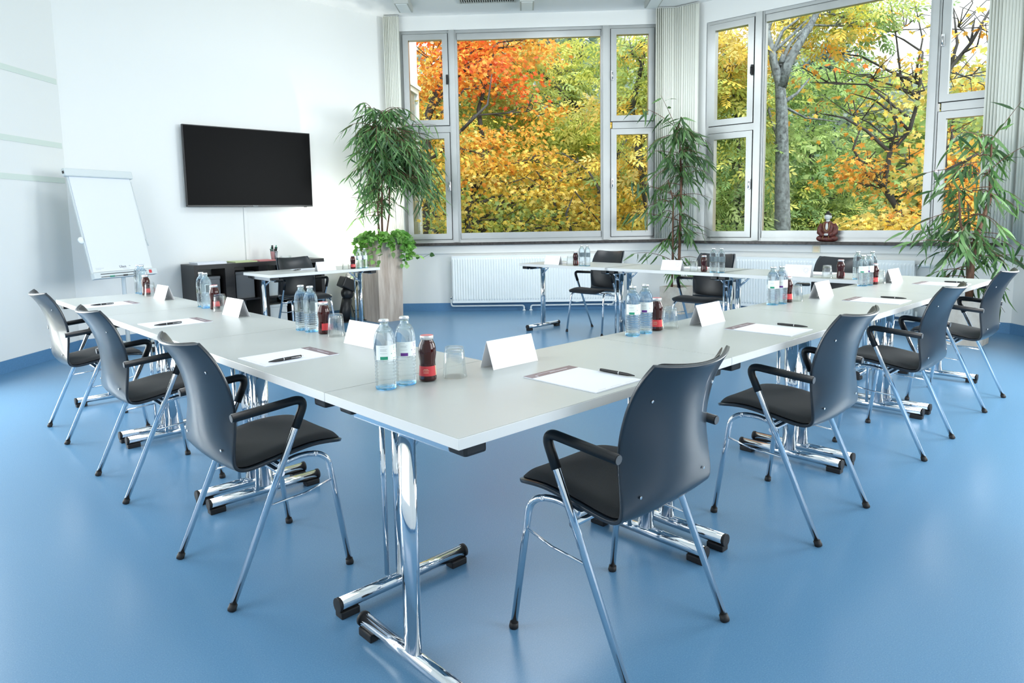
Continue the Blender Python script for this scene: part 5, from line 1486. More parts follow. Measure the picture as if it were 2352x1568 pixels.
tree('maple_tree', 'leaning maple with orange leaves behind the right sash of the statue window', (10.48, 1.85), [(0, 0, 0), (0.0, 0.0, 5.25), (0.01, -0.03, 6.37), (0.01, -0.02, 7.11), (-0.0, 0.01, 7.59), (0.01, -0.04, 7.95), (0.07, -0.27, 8.27), (0.11, -0.47, 8.69)], 0.065,
     [((0.03, -0.11, 3.75), (0.70, 0.70, 0.50), 48, ORANGE+YELLOW),
      ((0.09, -0.36, 3.71), (0.50, 0.50, 0.40), 48, ORANGE+YELLOW),
      ((0.22, -0.04, 3.26), (0.50, 0.50, 0.40), 132, LIME+YELLOW),
      ((0.08, -0.34, 3.08), (0.50, 0.50, 0.40), 84, ORANGE+LIME),
      ((-0.05, -0.20, 2.19), (0.50, 0.50, 0.40), 72, ORANGE+YELLOW),
      ((0.00, -0.42, 1.70), (0.50, 0.50, 0.40), 96, ORANGE),
      ((0.04, -0.16, 1.47), (0.50, 0.50, 0.40), 144, ORANGE+YELLOW),
      ((-0.12, -0.33, 0.98), (0.60, 0.60, 0.30), 204, YELLOW+ORANGE),
      ((0.21, -0.02, 2.60), (0.50, 0.50, 0.30), 84, LIME+GREEN)],
     MAPLE, 0.120, cat='tree', bark='bark_outdoor', extra=[([(0.01, -0.04, 7.95), (0.03, -0.12, 8.29), (0.11, -0.03, 8.79)], 0.030), ([(-0.09, -0.05, 6.49), (-0.14, -0.24, 6.60), (-0.19, -0.50, 6.75)], 0.050), ([(0.07, -0.27, 8.27), (0.17, -0.28, 8.63)], 0.020)], twigs=8, group='trees outside the windows')
tree('woodland_tree', 'yellow green woodland tree behind the upper left of the wide window', (11.27, 14.70), [(0, 0, 0), (0.0, 0.0, 5.9), (0.04, -0.03, 7.5), (0.11, -0.08, 8.96), (0.18, -0.14, 9.67)], 0.100,
     [((0.07, -0.05, 4.44), (1.70, 1.70, 0.90), 560, YELLOW+LIME),
      ((-0.40, -0.03, 4.27), (1.40, 1.40, 0.80), 420, YELLOW+LIME),
      ((-0.35, -0.83, 4.06), (1.40, 1.40, 0.80), 420, YELLOW+LIME),
      ((-0.80, -0.01, 3.79), (1.40, 1.40, 0.80), 420, YELLOW+LIME)],
     OVAL, 0.200, cat='tree', bark='bark_outdoor', extra=[], twigs=3, group='woodland trees further back')
tree('woodland_tree', 'yellow green woodland tree behind the middle left of the wide window', (11.20, 13.48), [(0, 0, 0), (0.0, 0.0, 4.72), (0.03, -0.02, 6.27), (0.09, -0.08, 7.67), (0.16, -0.13, 8.36)], 0.100,
     [((0.06, -0.05, 3.24), (1.70, 1.70, 0.90), 560, YELLOW+LIME),
      ((-0.29, 0.16, 2.43), (1.40, 1.40, 0.80), 420, YELLOW+LIME),
      ((0.60, -0.15, 3.24), (1.40, 1.40, 0.80), 420, YELLOW+LIME),
      ((0.13, 0.85, 3.05), (1.40, 1.40, 0.80), 420, YELLOW+LIME)],
     OVAL, 0.200, cat='tree', bark='bark_outdoor', extra=[], twigs=3, group='woodland trees further back')
tree('woodland_tree', 'fresh green woodland tree behind the lower left of the wide window', (11.14, 12.20), [(0, 0, 0), (0.0, 0.0, 3.66), (0.02, -0.02, 5.14), (0.07, -0.07, 6.49), (0.13, -0.12, 7.15)], 0.100,
     [((0.04, -0.04, 2.13), (1.70, 1.70, 0.90), 560, LIME+GREEN),
      ((0.29, 0.20, 1.73), (1.40, 1.40, 0.80), 420, LIME+GREEN),
      ((-0.29, 0.50, 1.71), (1.40, 1.40, 0.80), 420, LIME+GREEN),
      ((0.34, 0.68, 2.82), (1.40, 1.40, 0.80), 420, LIME+GREEN)],
     OVAL, 0.200, cat='tree', bark='bark_outdoor', extra=[], twigs=3, group='woodland trees further back')
tree('woodland_tree', 'lime woodland tree behind the lower centre of the wide window', (11.72, 11.66), [(0, 0, 0), (0.0, 0.0, 2.89), (0.02, -0.02, 4.38), (0.06, -0.06, 5.74), (0.12, -0.12, 6.4)], 0.100,
     [((0.03, -0.03, 1.44), (1.70, 1.70, 0.90), 560, LIME),
      ((0.53, 0.54, 1.06), (1.40, 1.40, 0.80), 420, LIME),
      ((0.08, -0.38, 0.77), (1.40, 1.40, 0.80), 420, LIME),
      ((0.94, 0.28, 1.47), (1.40, 1.40, 0.80), 420, LIME)],
     OVAL, 0.200, cat='tree', bark='bark_outdoor', extra=[], twigs=3, group='woodland trees further back')
tree('woodland_tree', 'yellow green woodland tree behind the middle centre of the wide window', (13.26, 11.48), [(0, 0, 0), (0.0, 0.0, 4.23), (0.01, -0.01, 5.77), (0.05, -0.05, 7.17), (0.1, -0.11, 7.86)], 0.100,
     [((0.02, -0.02, 2.95), (1.70, 1.70, 0.90), 560, YELLOW+LIME),
      ((-0.19, -0.89, 3.40), (1.40, 1.40, 0.80), 420, YELLOW+LIME),
      ((-0.35, 0.20, 2.19), (1.40, 1.40, 0.80), 420, YELLOW+LIME),
      ((0.15, -0.14, 3.19), (1.40, 1.40, 0.80), 420, YELLOW+LIME)],
     OVAL, 0.200, cat='tree', bark='bark_outdoor', extra=[], twigs=3, group='woodland trees further back')
tree('woodland_tree', 'lime and yellow woodland tree behind the lower centre of the wide window', (11.83, 10.08), [(0, 0, 0), (0.0, 0.0, 2.99), (0.01, -0.01, 4.4), (0.04, -0.05, 5.67), (0.09, -0.1, 6.3)], 0.100,
     [((0.01, -0.01, 1.41), (1.70, 1.70, 0.90), 560, LIME+YELLOW),
      ((0.04, 0.21, 1.57), (1.40, 1.40, 0.80), 420, LIME+YELLOW),
      ((0.36, 0.15, 0.79), (1.40, 1.40, 0.80), 420, LIME+YELLOW),
      ((1.12, 0.20, 0.84), (1.40, 1.40, 0.80), 420, LIME+YELLOW)],
     OVAL, 0.200, cat='tree', bark='bark_outdoor', extra=[], twigs=3, group='woodland trees further back')
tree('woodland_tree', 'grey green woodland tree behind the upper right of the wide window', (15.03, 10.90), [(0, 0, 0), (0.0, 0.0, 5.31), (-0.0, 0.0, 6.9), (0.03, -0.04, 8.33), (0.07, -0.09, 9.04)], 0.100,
     [((-0.00, 0.00, 4.08), (1.70, 1.70, 0.90), 560, LIME+HAZE_TEAL),
      ((0.73, 0.23, 4.64), (1.40, 1.40, 0.80), 420, LIME+HAZE_TEAL),
      ((0.51, -0.46, 3.38), (1.40, 1.40, 0.80), 420, LIME+HAZE_TEAL),
      ((0.72, 0.15, 4.56), (1.40, 1.40, 0.80), 420, LIME+HAZE_TEAL)],
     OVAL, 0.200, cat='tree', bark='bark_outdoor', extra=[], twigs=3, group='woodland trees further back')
tree('woodland_tree', 'green and gold woodland tree behind the lower right of the wide window', (12.88, 8.75), [(0, 0, 0), (0.0, 0.0, 3.53), (-0.0, 0.0, 4.9), (0.02, -0.03, 6.15), (0.05, -0.07, 6.77)], 0.100,
     [((-0.01, 0.01, 1.89), (1.70, 1.70, 0.90), 560, GREEN+YELLOW),
      ((-0.67, -0.57, 2.08), (1.40, 1.40, 0.80), 420, GREEN+YELLOW),
      ((-0.44, -0.81, 1.18), (1.40, 1.40, 0.80), 420, GREEN+YELLOW),
      ((-0.37, -0.69, 1.92), (1.40, 1.40, 0.80), 420, GREEN+YELLOW)],
     OVAL, 0.200, cat='tree', bark='bark_outdoor', extra=[], twigs=3, group='woodland trees further back')
tree('woodland_tree', 'grey green woodland tree behind the upper left of the wide window', (13.11, 14.46), [(0, 0, 0), (0.0, 0.0, 6.91), (0.03, -0.02, 8.57), (0.09, -0.08, 10.09), (0.15, -0.14, 10.83)], 0.100,
     [((0.05, -0.04, 5.72), (1.70, 1.70, 0.90), 560, LIME+HAZE_TEAL),
      ((0.29, 0.74, 5.37), (1.40, 1.40, 0.80), 420, LIME+HAZE_TEAL),
      ((-1.07, -0.27, 5.30), (1.40, 1.40, 0.80), 420, LIME+HAZE_TEAL),
      ((0.82, 0.28, 6.10), (1.40, 1.40, 0.80), 420, LIME+HAZE_TEAL)],
     OVAL, 0.200, cat='tree', bark='bark_outdoor', extra=[], twigs=3, group='woodland trees further back')
tree('woodland_tree', 'cool green woodland tree behind the upper left of the statue window', (16.52, 8.63), [(0, 0, 0), (0.0, 0.0, 5.79), (-0.01, 0.02, 7.33), (-0.0, 0.0, 8.71), (0.03, -0.05, 9.39)], 0.100,
     [((-0.02, 0.04, 4.28), (1.70, 1.70, 0.90), 560, GREEN+HAZE_TEAL),
      ((1.17, -0.06, 4.32), (1.40, 1.40, 0.80), 420, GREEN+HAZE_TEAL),
      ((0.02, 0.37, 4.91), (1.40, 1.40, 0.80), 420, GREEN+HAZE_TEAL),
      ((-0.50, 0.50, 4.69), (1.40, 1.40, 0.80), 420, GREEN+HAZE_TEAL)],
     OVAL, 0.200, cat='tree', bark='bark_outdoor', extra=[], twigs=3, group='woodland trees further back')
tree('woodland_tree', 'leaf green woodland tree behind the lower left of the statue window', (14.01, 6.96), [(0, 0, 0), (0.0, 0.0, 3.8), (-0.01, 0.02, 5.13), (-0.0, 0.0, 6.34), (0.02, -0.04, 6.93)], 0.100,
     [((-0.02, 0.04, 1.93), (1.70, 1.70, 0.90), 560, GREEN),
      ((-0.77, -0.50, 2.26), (1.40, 1.40, 0.80), 420, GREEN),
      ((0.99, 0.09, 2.16), (1.40, 1.40, 0.80), 420, GREEN),
      ((0.12, -0.40, 2.02), (1.40, 1.40, 0.80), 420, GREEN)],
     OVAL, 0.200, cat='tree', bark='bark_outdoor', extra=[], twigs=3, group='woodland trees further back')
tree('woodland_tree', 'cool green woodland tree behind the middle centre of the statue window', (20.64, 9.37), [(0, 0, 0), (0.0, 0.0, 4.76), (-0.02, 0.04, 6.57), (-0.01, 0.02, 8.22), (0.02, -0.03, 9.03)], 0.100,
     [((-0.03, 0.07, 3.85), (1.70, 1.70, 0.90), 560, GREEN+HAZE_TEAL),
      ((0.16, 0.12, 3.54), (1.40, 1.40, 0.80), 420, GREEN+HAZE_TEAL),
      ((0.80, 0.37, 3.65), (1.40, 1.40, 0.80), 420, GREEN+HAZE_TEAL),
      ((0.37, 0.25, 3.95), (1.40, 1.40, 0.80), 420, GREEN+HAZE_TEAL)],
     OVAL, 0.200, cat='tree', bark='bark_outdoor', extra=[], twigs=3, group='woodland trees further back')
tree('woodland_tree', 'deep green woodland tree behind the lower centre of the statue window', (19.21, 7.69), [(0, 0, 0), (0.0, 0.0, 2.95), (-0.02, 0.04, 4.62), (-0.01, 0.03, 6.14), (0.01, -0.01, 6.89)], 0.100,
     [((-0.03, 0.08, 1.71), (1.70, 1.70, 0.90), 560, GREEN+DARK),
      ((0.68, 0.82, 2.01), (1.40, 1.40, 0.80), 420, GREEN+DARK),
      ((-0.91, -0.35, 1.55), (1.40, 1.40, 0.80), 420, GREEN+DARK),
      ((-0.96, -0.21, 1.50), (1.40, 1.40, 0.80), 420, GREEN+DARK)],
     OVAL, 0.200, cat='tree', bark='bark_outdoor', extra=[], twigs=3, group='woodland trees further back')
tree('woodland_tree', 'deep green woodland tree behind the middle centre of the statue window', (20.57, 7.02), [(0, 0, 0), (0.0, 0.0, 4.09), (-0.02, 0.05, 5.78), (-0.02, 0.05, 7.31), (-0.0, 0.01, 8.06)], 0.100,
     [((-0.04, 0.10, 2.97), (1.70, 1.70, 0.90), 560, GREEN+DARK),
      ((-0.80, -0.37, 2.62), (1.40, 1.40, 0.80), 420, GREEN+DARK),
      ((0.36, 0.06, 2.98), (1.40, 1.40, 0.80), 420, GREEN+DARK),
      ((0.34, 0.45, 2.60), (1.40, 1.40, 0.80), 420, GREEN+DARK)],
     OVAL, 0.200, cat='tree', bark='bark_outdoor', extra=[], twigs=3, group='woodland trees further back')
tree('woodland_tree', 'deep green woodland tree behind the lower centre of the statue window', (18.02, 5.24), [(0, 0, 0), (0.0, 0.0, 3.15), (-0.02, 0.05, 4.62), (-0.02, 0.06, 5.94), (-0.01, 0.02, 6.6)], 0.100,
     [((-0.03, 0.09, 1.39), (1.70, 1.70, 0.90), 560, GREEN+DARK),
      ((0.10, 0.77, 2.00), (1.40, 1.40, 0.80), 420, GREEN+DARK),
      ((0.05, -0.43, 1.67), (1.40, 1.40, 0.80), 420, GREEN+DARK),
      ((-0.26, -0.09, 1.58), (1.40, 1.40, 0.80), 420, GREEN+DARK)],
     OVAL, 0.200, cat='tree', bark='bark_outdoor', extra=[], twigs=3, group='woodland trees further back')
tree('woodland_tree', 'dark mossy woodland tree behind the middle right of the statue window', (20.16, 5.11), [(0, 0, 0), (0.0, 0.0, 3.75), (-0.02, 0.06, 5.3), (-0.02, 0.07, 6.72), (-0.01, 0.04, 7.41)], 0.100,
     [((-0.03, 0.11, 2.45), (1.70, 1.70, 0.90), 560, DARK+LIME),
      ((0.08, 0.40, 2.61), (1.40, 1.40, 0.80), 420, DARK+LIME),
      ((0.41, 0.52, 2.62), (1.40, 1.40, 0.80), 420, DARK+LIME),
      ((0.24, 0.82, 2.33), (1.40, 1.40, 0.80), 420, DARK+LIME)],
     OVAL, 0.200, cat='tree', bark='bark_outdoor', extra=[], twigs=3, group='woodland trees further back')
tree('woodland_tree', 'grey green woodland tree behind the middle right of the statue window', (22.95, 6.24), [(0, 0, 0), (0.0, 0.0, 4.62), (-0.02, 0.06, 6.38), (-0.02, 0.08, 7.97), (-0.01, 0.04, 8.76)], 0.100,
     [((-0.04, 0.12, 3.96), (1.70, 1.70, 0.90), 560, LIME+HAZE_TEAL),
      ((0.45, 0.58, 4.47), (1.40, 1.40, 0.80), 420, LIME+HAZE_TEAL),
      ((-0.28, 0.45, 4.45), (1.40, 1.40, 0.80), 420, LIME+HAZE_TEAL),
      ((-0.30, -0.22, 4.50), (1.40, 1.40, 0.80), 420, LIME+HAZE_TEAL)],
     OVAL, 0.200, cat='tree', bark='bark_outdoor', extra=[], twigs=3, group='woodland trees further back')
tree('woodland_tree', 'fresh green woodland tree behind the middle right of the statue window', (17.51, 3.44), [(0, 0, 0), (0.0, 0.0, 4.87), (-0.01, 0.06, 6.17), (-0.02, 0.07, 7.35), (-0.01, 0.05, 7.93)], 0.100,
     [((-0.03, 0.11, 2.72), (1.70, 1.70, 0.90), 560, LIME+GREEN),
      ((-0.18, 0.22, 2.25), (1.40, 1.40, 0.80), 420, LIME+GREEN),
      ((-0.26, -0.30, 3.03), (1.40, 1.40, 0.80), 420, LIME+GREEN),
      ((-0.08, -0.09, 2.17), (1.40, 1.40, 0.80), 420, LIME+GREEN)],
     OVAL, 0.200, cat='tree', bark='bark_outdoor', extra=[], twigs=3, group='woodland trees further back')
tree('woodland_tree', 'green and orange woodland tree behind the lower right of the statue window', (15.65, 2.61), [(0, 0, 0), (0.0, 0.0, 3.98), (-0.01, 0.05, 5.15), (-0.02, 0.07, 6.21), (-0.01, 0.05, 6.73)], 0.100,
     [((-0.02, 0.10, 1.41), (1.70, 1.70, 0.90), 560, GREEN+ORANGE),
      ((-0.03, 0.37, 1.81), (1.40, 1.40, 0.80), 420, GREEN+ORANGE),
      ((0.57, 0.51, 1.01), (1.40, 1.40, 0.80), 420, GREEN+ORANGE),
      ((0.50, 0.53, 1.64), (1.40, 1.40, 0.80), 420, GREEN+ORANGE)],
     OVAL, 0.200, cat='tree', bark='bark_outdoor', extra=[], twigs=3, group='woodland trees further back')
tree('woodland_tree', 'dull yellow woodland tree behind the upper right of the statue window', (20.45, 4.01), [(0, 0, 0), (0.0, 0.0, 5.17), (-0.02, 0.06, 6.65), (-0.02, 0.09, 8.0), (-0.01, 0.06, 8.66)], 0.100,
     [((-0.03, 0.12, 3.85), (1.70, 1.70, 0.90), 560, YELLOW+HAZE_TEAL),
      ((-0.29, -0.13, 3.30), (1.40, 1.40, 0.80), 420, YELLOW+HAZE_TEAL),
      ((0.43, 0.70, 4.22), (1.40, 1.40, 0.80), 420, YELLOW+HAZE_TEAL),
      ((-0.26, 0.35, 4.02), (1.40, 1.40, 0.80), 420, YELLOW+HAZE_TEAL)],
     OVAL, 0.200, cat='tree', bark='bark_outdoor', extra=[], twigs=3, group='woodland trees further back')
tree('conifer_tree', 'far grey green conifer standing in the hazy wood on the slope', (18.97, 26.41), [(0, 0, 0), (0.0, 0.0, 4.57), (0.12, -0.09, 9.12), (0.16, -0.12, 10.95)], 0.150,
     [((0.10, -0.07, 8.12), (1.00, 1.00, 1.50), 420, HAZE_TEAL),
      ((0.05, -0.04, 6.70), (1.40, 1.40, 1.50), 485, HAZE_TEAL),
      ((0.44, -0.33, 5.27), (1.80, 1.80, 1.50), 550, HAZE_TEAL),
      ((-0.24, 0.17, 3.83), (2.20, 2.20, 1.50), 615, HAZE_TEAL),
      ((-0.41, 0.29, 2.38), (2.60, 2.60, 1.50), 680, HAZE_TEAL)],
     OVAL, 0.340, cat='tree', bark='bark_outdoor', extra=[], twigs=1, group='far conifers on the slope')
tree('conifer_tree', 'far grey green conifer standing in the hazy wood on the slope', (19.88, 24.46), [(0, 0, 0), (0.0, 0.0, 5.75), (0.09, -0.07, 10.15), (0.12, -0.1, 11.92)], 0.150,
     [((0.47, -0.39, 9.09), (1.00, 1.00, 1.50), 420, HAZE_TEAL),
      ((0.39, -0.32, 7.72), (1.40, 1.40, 1.50), 485, HAZE_TEAL),
      ((0.45, -0.37, 6.33), (1.80, 1.80, 1.50), 550, HAZE_TEAL),
      ((-0.01, 0.01, 4.94), (2.20, 2.20, 1.50), 615, HAZE_TEAL),
      ((0.37, -0.30, 3.52), (2.60, 2.60, 1.50), 680, HAZE_TEAL)],
     OVAL, 0.340, cat='tree', bark='bark_outdoor', extra=[], twigs=1, group='far conifers on the slope')
tree('conifer_tree', 'far grey green conifer standing in the hazy wood on the slope', (23.29, 25.48), [(0, 0, 0), (0.0, 0.0, 4.86), (0.07, -0.06, 9.7), (0.1, -0.09, 11.63)], 0.150,
     [((0.44, -0.41, 9.15), (1.00, 1.00, 1.50), 420, HAZE_TEAL),
      ((-0.15, 0.14, 7.65), (1.40, 1.40, 1.50), 485, HAZE_TEAL),
      ((0.26, -0.24, 6.12), (1.80, 1.80, 1.50), 550, HAZE_TEAL),
      ((0.31, -0.28, 4.59), (2.20, 2.20, 1.50), 615, HAZE_TEAL),
      ((0.15, -0.13, 3.04), (2.60, 2.60, 1.50), 680, HAZE_TEAL)],
     OVAL, 0.340, cat='tree', bark='bark_outdoor', extra=[], twigs=1, group='far conifers on the slope')
tree('conifer_tree', 'far grey green conifer standing in the hazy wood on the slope', (20.48, 19.87), [(0, 0, 0), (0.0, 0.0, 5.94), (0.04, -0.04, 9.95), (0.05, -0.05, 11.55)], 0.150,
     [((0.07, -0.07, 8.50), (1.00, 1.00, 1.50), 420, HAZE_TEAL),
      ((-0.09, 0.10, 7.26), (1.40, 1.40, 1.50), 485, HAZE_TEAL),
      ((-0.07, 0.07, 6.00), (1.80, 1.80, 1.50), 550, HAZE_TEAL),
      ((-0.16, 0.16, 4.73), (2.20, 2.20, 1.50), 615, HAZE_TEAL),
      ((-0.28, 0.28, 3.45), (2.60, 2.60, 1.50), 680, HAZE_TEAL)],
     OVAL, 0.340, cat='tree', bark='bark_outdoor', extra=[], twigs=1, group='far conifers on the slope')
tree('conifer_tree', 'far grey green conifer standing in the hazy wood on the slope', (19.88, 17.58), [(0, 0, 0), (0.0, 0.0, 6.05), (0.02, -0.02, 9.78), (0.03, -0.03, 10.78)], 0.150,
     [((0.08, -0.09, 7.31), (1.00, 1.00, 1.50), 420, DARK+HAZE_TEAL),
      ((-0.10, 0.11, 6.16), (1.40, 1.40, 1.50), 485, DARK+HAZE_TEAL),
      ((0.19, -0.21, 4.96), (1.80, 1.80, 1.50), 550, DARK+HAZE_TEAL),
      ((-0.26, 0.28, 3.79), (2.20, 2.20, 1.50), 615, DARK+HAZE_TEAL),
      ((0.23, -0.26, 2.57), (2.60, 2.60, 1.50), 680, DARK+HAZE_TEAL)],
     OVAL, 0.340, cat='tree', bark='bark_outdoor', extra=[], twigs=1, group='far conifers on the slope')
tree('conifer_tree', 'far grey green conifer standing in the hazy wood on the slope', (23.11, 18.42), [(0, 0, 0), (0.0, 0.0, 5.04), (0.01, -0.01, 9.17), (0.01, -0.01, 10.83)], 0.150,
     [((0.13, -0.16, 7.90), (1.00, 1.00, 1.50), 420, HAZE_TEAL),
      ((0.26, -0.32, 6.60), (1.40, 1.40, 1.50), 485, HAZE_TEAL),
      ((0.24, -0.30, 5.31), (1.80, 1.80, 1.50), 550, HAZE_TEAL),
      ((0.24, -0.30, 4.00), (2.20, 2.20, 1.50), 615, HAZE_TEAL),
      ((0.05, -0.06, 2.69), (2.60, 2.60, 1.50), 680, HAZE_TEAL)],
     OVAL, 0.340, cat='tree', bark='bark_outdoor', extra=[], twigs=1, group='far conifers on the slope')
tree('conifer_tree', 'far grey green conifer standing in the hazy wood on the slope', (26.45, 19.00), [(0, 0, 0), (0.0, 0.0, 4.72), (-0.01, 0.01, 9.22), (-0.01, 0.01, 11.02)], 0.150,
     [((-0.30, 0.40, 8.30), (1.00, 1.00, 1.50), 420, HAZE_TEAL),
      ((0.14, -0.19, 6.86), (1.40, 1.40, 1.50), 485, HAZE_TEAL),
      ((-0.20, 0.27, 5.47), (1.80, 1.80, 1.50), 550, HAZE_TEAL),
      ((-0.12, 0.17, 4.03), (2.20, 2.20, 1.50), 615, HAZE_TEAL),
      ((0.10, -0.13, 2.58), (2.60, 2.60, 1.50), 680, HAZE_TEAL)],
     OVAL, 0.340, cat='tree', bark='bark_outdoor', extra=[], twigs=1, group='far conifers on the slope')
tree('conifer_tree', 'far grey green conifer standing in the hazy wood on the slope', (29.05, 18.77), [(0, 0, 0), (0.0, 0.0, 4.29), (-0.02, 0.03, 9.02), (-0.03, 0.04, 10.92)], 0.150,
     [((-0.01, 0.02, 8.16), (1.00, 1.00, 1.50), 420, HAZE_TEAL),
      ((-0.07, 0.11, 6.69), (1.40, 1.40, 1.50), 485, HAZE_TEAL),
      ((0.24, -0.36, 5.18), (1.80, 1.80, 1.50), 550, HAZE_TEAL),
      ((0.06, -0.09, 3.70), (2.20, 2.20, 1.50), 615, HAZE_TEAL),
      ((-0.10, 0.15, 2.19), (2.60, 2.60, 1.50), 680, HAZE_TEAL)],
     OVAL, 0.340, cat='tree', bark='bark_outdoor', extra=[], twigs=1, group='far conifers on the slope')
tree('conifer_tree', 'far grey green conifer standing in the hazy wood on the slope', (30.06, 17.17), [(0, 0, 0), (0.0, 0.0, 5.04), (-0.03, 0.05, 9.68), (-0.04, 0.07, 11.54)], 0.150,
     [((-0.17, 0.29, 8.88), (1.00, 1.00, 1.50), 420, HAZE_TEAL),
      ((0.15, -0.26, 7.39), (1.40, 1.40, 1.50), 485, HAZE_TEAL),
      ((-0.04, 0.06, 5.95), (1.80, 1.80, 1.50), 550, HAZE_TEAL),
      ((0.13, -0.23, 4.47), (2.20, 2.20, 1.50), 615, HAZE_TEAL),
      ((-0.08, 0.14, 3.00), (2.60, 2.60, 1.50), 680, HAZE_TEAL)],
     OVAL, 0.340, cat='tree', bark='bark_outdoor', extra=[], twigs=1, group='far conifers on the slope')
tree('conifer_tree', 'far grey green conifer standing in the hazy wood on the slope', (30.86, 15.73), [(0, 0, 0), (0.0, 0.0, 3.98), (-0.04, 0.07, 8.59), (-0.06, 0.1, 10.43)], 0.150,
     [((-0.20, 0.37, 7.93), (1.00, 1.00, 1.50), 420, HAZE_TEAL),
      ((-0.03, 0.05, 6.47), (1.40, 1.40, 1.50), 485, HAZE_TEAL),
      ((0.12, -0.22, 5.01), (1.80, 1.80, 1.50), 550, HAZE_TEAL),
      ((-0.18, 0.33, 3.58), (2.20, 2.20, 1.50), 615, HAZE_TEAL),
      ((0.13, -0.25, 2.08), (2.60, 2.60, 1.50), 680, HAZE_TEAL)],
     OVAL, 0.340, cat='tree', bark='bark_outdoor', extra=[], twigs=1, group='far conifers on the slope')
tree('conifer_tree', 'far grey green conifer standing in the hazy wood on the slope', (33.38, 15.18), [(0, 0, 0), (0.0, 0.0, 4.08), (-0.05, 0.1, 8.85), (-0.07, 0.14, 10.77)], 0.150,
     [((0.12, -0.24, 8.52), (1.00, 1.00, 1.50), 420, HAZE_TEAL),
      ((0.08, -0.17, 7.05), (1.40, 1.40, 1.50), 485, HAZE_TEAL),
      ((0.10, -0.22, 5.55), (1.80, 1.80, 1.50), 550, HAZE_TEAL),
      ((-0.24, 0.50, 4.08), (2.20, 2.20, 1.50), 615, HAZE_TEAL),
      ((0.05, -0.11, 2.53), (2.60, 2.60, 1.50), 680, HAZE_TEAL)],
     OVAL, 0.340, cat='tree', bark='bark_outdoor', extra=[], twigs=1, group='far conifers on the slope')
tree('conifer_tree', 'far grey green conifer standing in the hazy wood on the slope', (32.13, 13.10), [(0, 0, 0), (0.0, 0.0, 4.24), (-0.05, 0.11, 8.69), (-0.07, 0.16, 10.47)], 0.150,
     [((0.07, -0.15, 8.21), (1.00, 1.00, 1.50), 420, HAZE_TEAL),
      ((-0.22, 0.51, 6.89), (1.40, 1.40, 1.50), 485, HAZE_TEAL),
      ((-0.12, 0.28, 5.47), (1.80, 1.80, 1.50), 550, HAZE_TEAL),
      ((-0.11, 0.25, 4.06), (2.20, 2.20, 1.50), 615, HAZE_TEAL),
      ((0.00, -0.01, 2.62), (2.60, 2.60, 1.50), 680, HAZE_TEAL)],
     OVAL, 0.340, cat='tree', bark='bark_outdoor', extra=[], twigs=1, group='far conifers on the slope')
tree('conifer_tree', 'far grey green conifer standing in the hazy wood on the slope', (30.76, 11.16), [(0, 0, 0), (0.0, 0.0, 4.11), (-0.05, 0.12, 8.25), (-0.07, 0.17, 9.91)], 0.150,
     [((-0.09, 0.23, 7.54), (1.00, 1.00, 1.50), 420, HAZE_TEAL),
      ((-0.06, 0.15, 6.25), (1.40, 1.40, 1.50), 485, HAZE_TEAL),
      ((0.05, -0.13, 4.93), (1.80, 1.80, 1.50), 550, HAZE_TEAL),
      ((-0.18, 0.46, 3.65), (2.20, 2.20, 1.50), 615, HAZE_TEAL),
      ((-0.15, 0.38, 2.32), (2.60, 2.60, 1.50), 680, HAZE_TEAL)],
     OVAL, 0.340, cat='tree', bark='bark_outdoor', extra=[], twigs=1, group='far conifers on the slope')
tree('conifer_tree', 'far grey green conifer standing in the hazy wood on the slope', (34.01, 11.02), [(0, 0, 0), (0.0, 0.0, 3.66), (-0.05, 0.15, 8.09), (-0.06, 0.16, 8.49)], 0.150,
     [((-0.17, 0.48, 6.40), (1.00, 1.00, 1.50), 420, HAZE_TEAL),
      ((-0.15, 0.43, 5.00), (1.40, 1.40, 1.50), 485, HAZE_TEAL),
      ((-0.16, 0.44, 3.59), (1.80, 1.80, 1.50), 550, HAZE_TEAL),
      ((0.13, -0.39, 2.14), (2.20, 2.20, 1.50), 615, HAZE_TEAL),
      ((0.11, -0.33, 0.72), (2.60, 2.60, 1.50), 680, HAZE_TEAL)],
     OVAL, 0.340, cat='tree', bark='bark_outdoor', extra=[], twigs=1, group='far conifers on the slope')
tree('conifer_tree', 'far grey green conifer standing in the hazy wood on the slope', (36.31, 10.42), [(0, 0, 0), (0.0, 0.0, 3.46), (-0.05, 0.17, 8.05), (-0.06, 0.18, 8.47)], 0.150,
     [((-0.17, 0.55, 6.36), (1.00, 1.00, 1.50), 420, HAZE_TEAL),
      ((-0.04, 0.13, 4.88), (1.40, 1.40, 1.50), 485, HAZE_TEAL),
      ((-0.08, 0.24, 3.43), (1.80, 1.80, 1.50), 550, HAZE_TEAL),
      ((-0.06, 0.19, 1.96), (2.20, 2.20, 1.50), 615, HAZE_TEAL),
      ((-0.03, 0.10, 0.47), (2.60, 2.60, 1.50), 680, HAZE_TEAL)],
     OVAL, 0.340, cat='tree', bark='bark_outdoor', extra=[], twigs=1, group='far conifers on the slope')
tree('conifer_tree', 'far grey green conifer standing in the hazy wood on the slope', (37.58, 9.66), [(0, 0, 0), (0.0, 0.0, 3.67), (-0.05, 0.18, 8.3), (-0.06, 0.2, 8.72)], 0.150,
     [((-0.02, 0.07, 6.54), (1.00, 1.00, 1.50), 420, HAZE_TEAL),
      ((-0.02, 0.07, 5.09), (1.40, 1.40, 1.50), 485, HAZE_TEAL),
      ((-0.06, 0.21, 3.63), (1.80, 1.80, 1.50), 550, HAZE_TEAL),
      ((-0.09, 0.30, 2.16), (2.20, 2.20, 1.50), 615, HAZE_TEAL),
      ((-0.03, 0.12, 0.66), (2.60, 2.60, 1.50), 680, HAZE_TEAL)],
     OVAL, 0.340, cat='tree', bark='bark_outdoor', extra=[], twigs=1, group='far conifers on the slope')
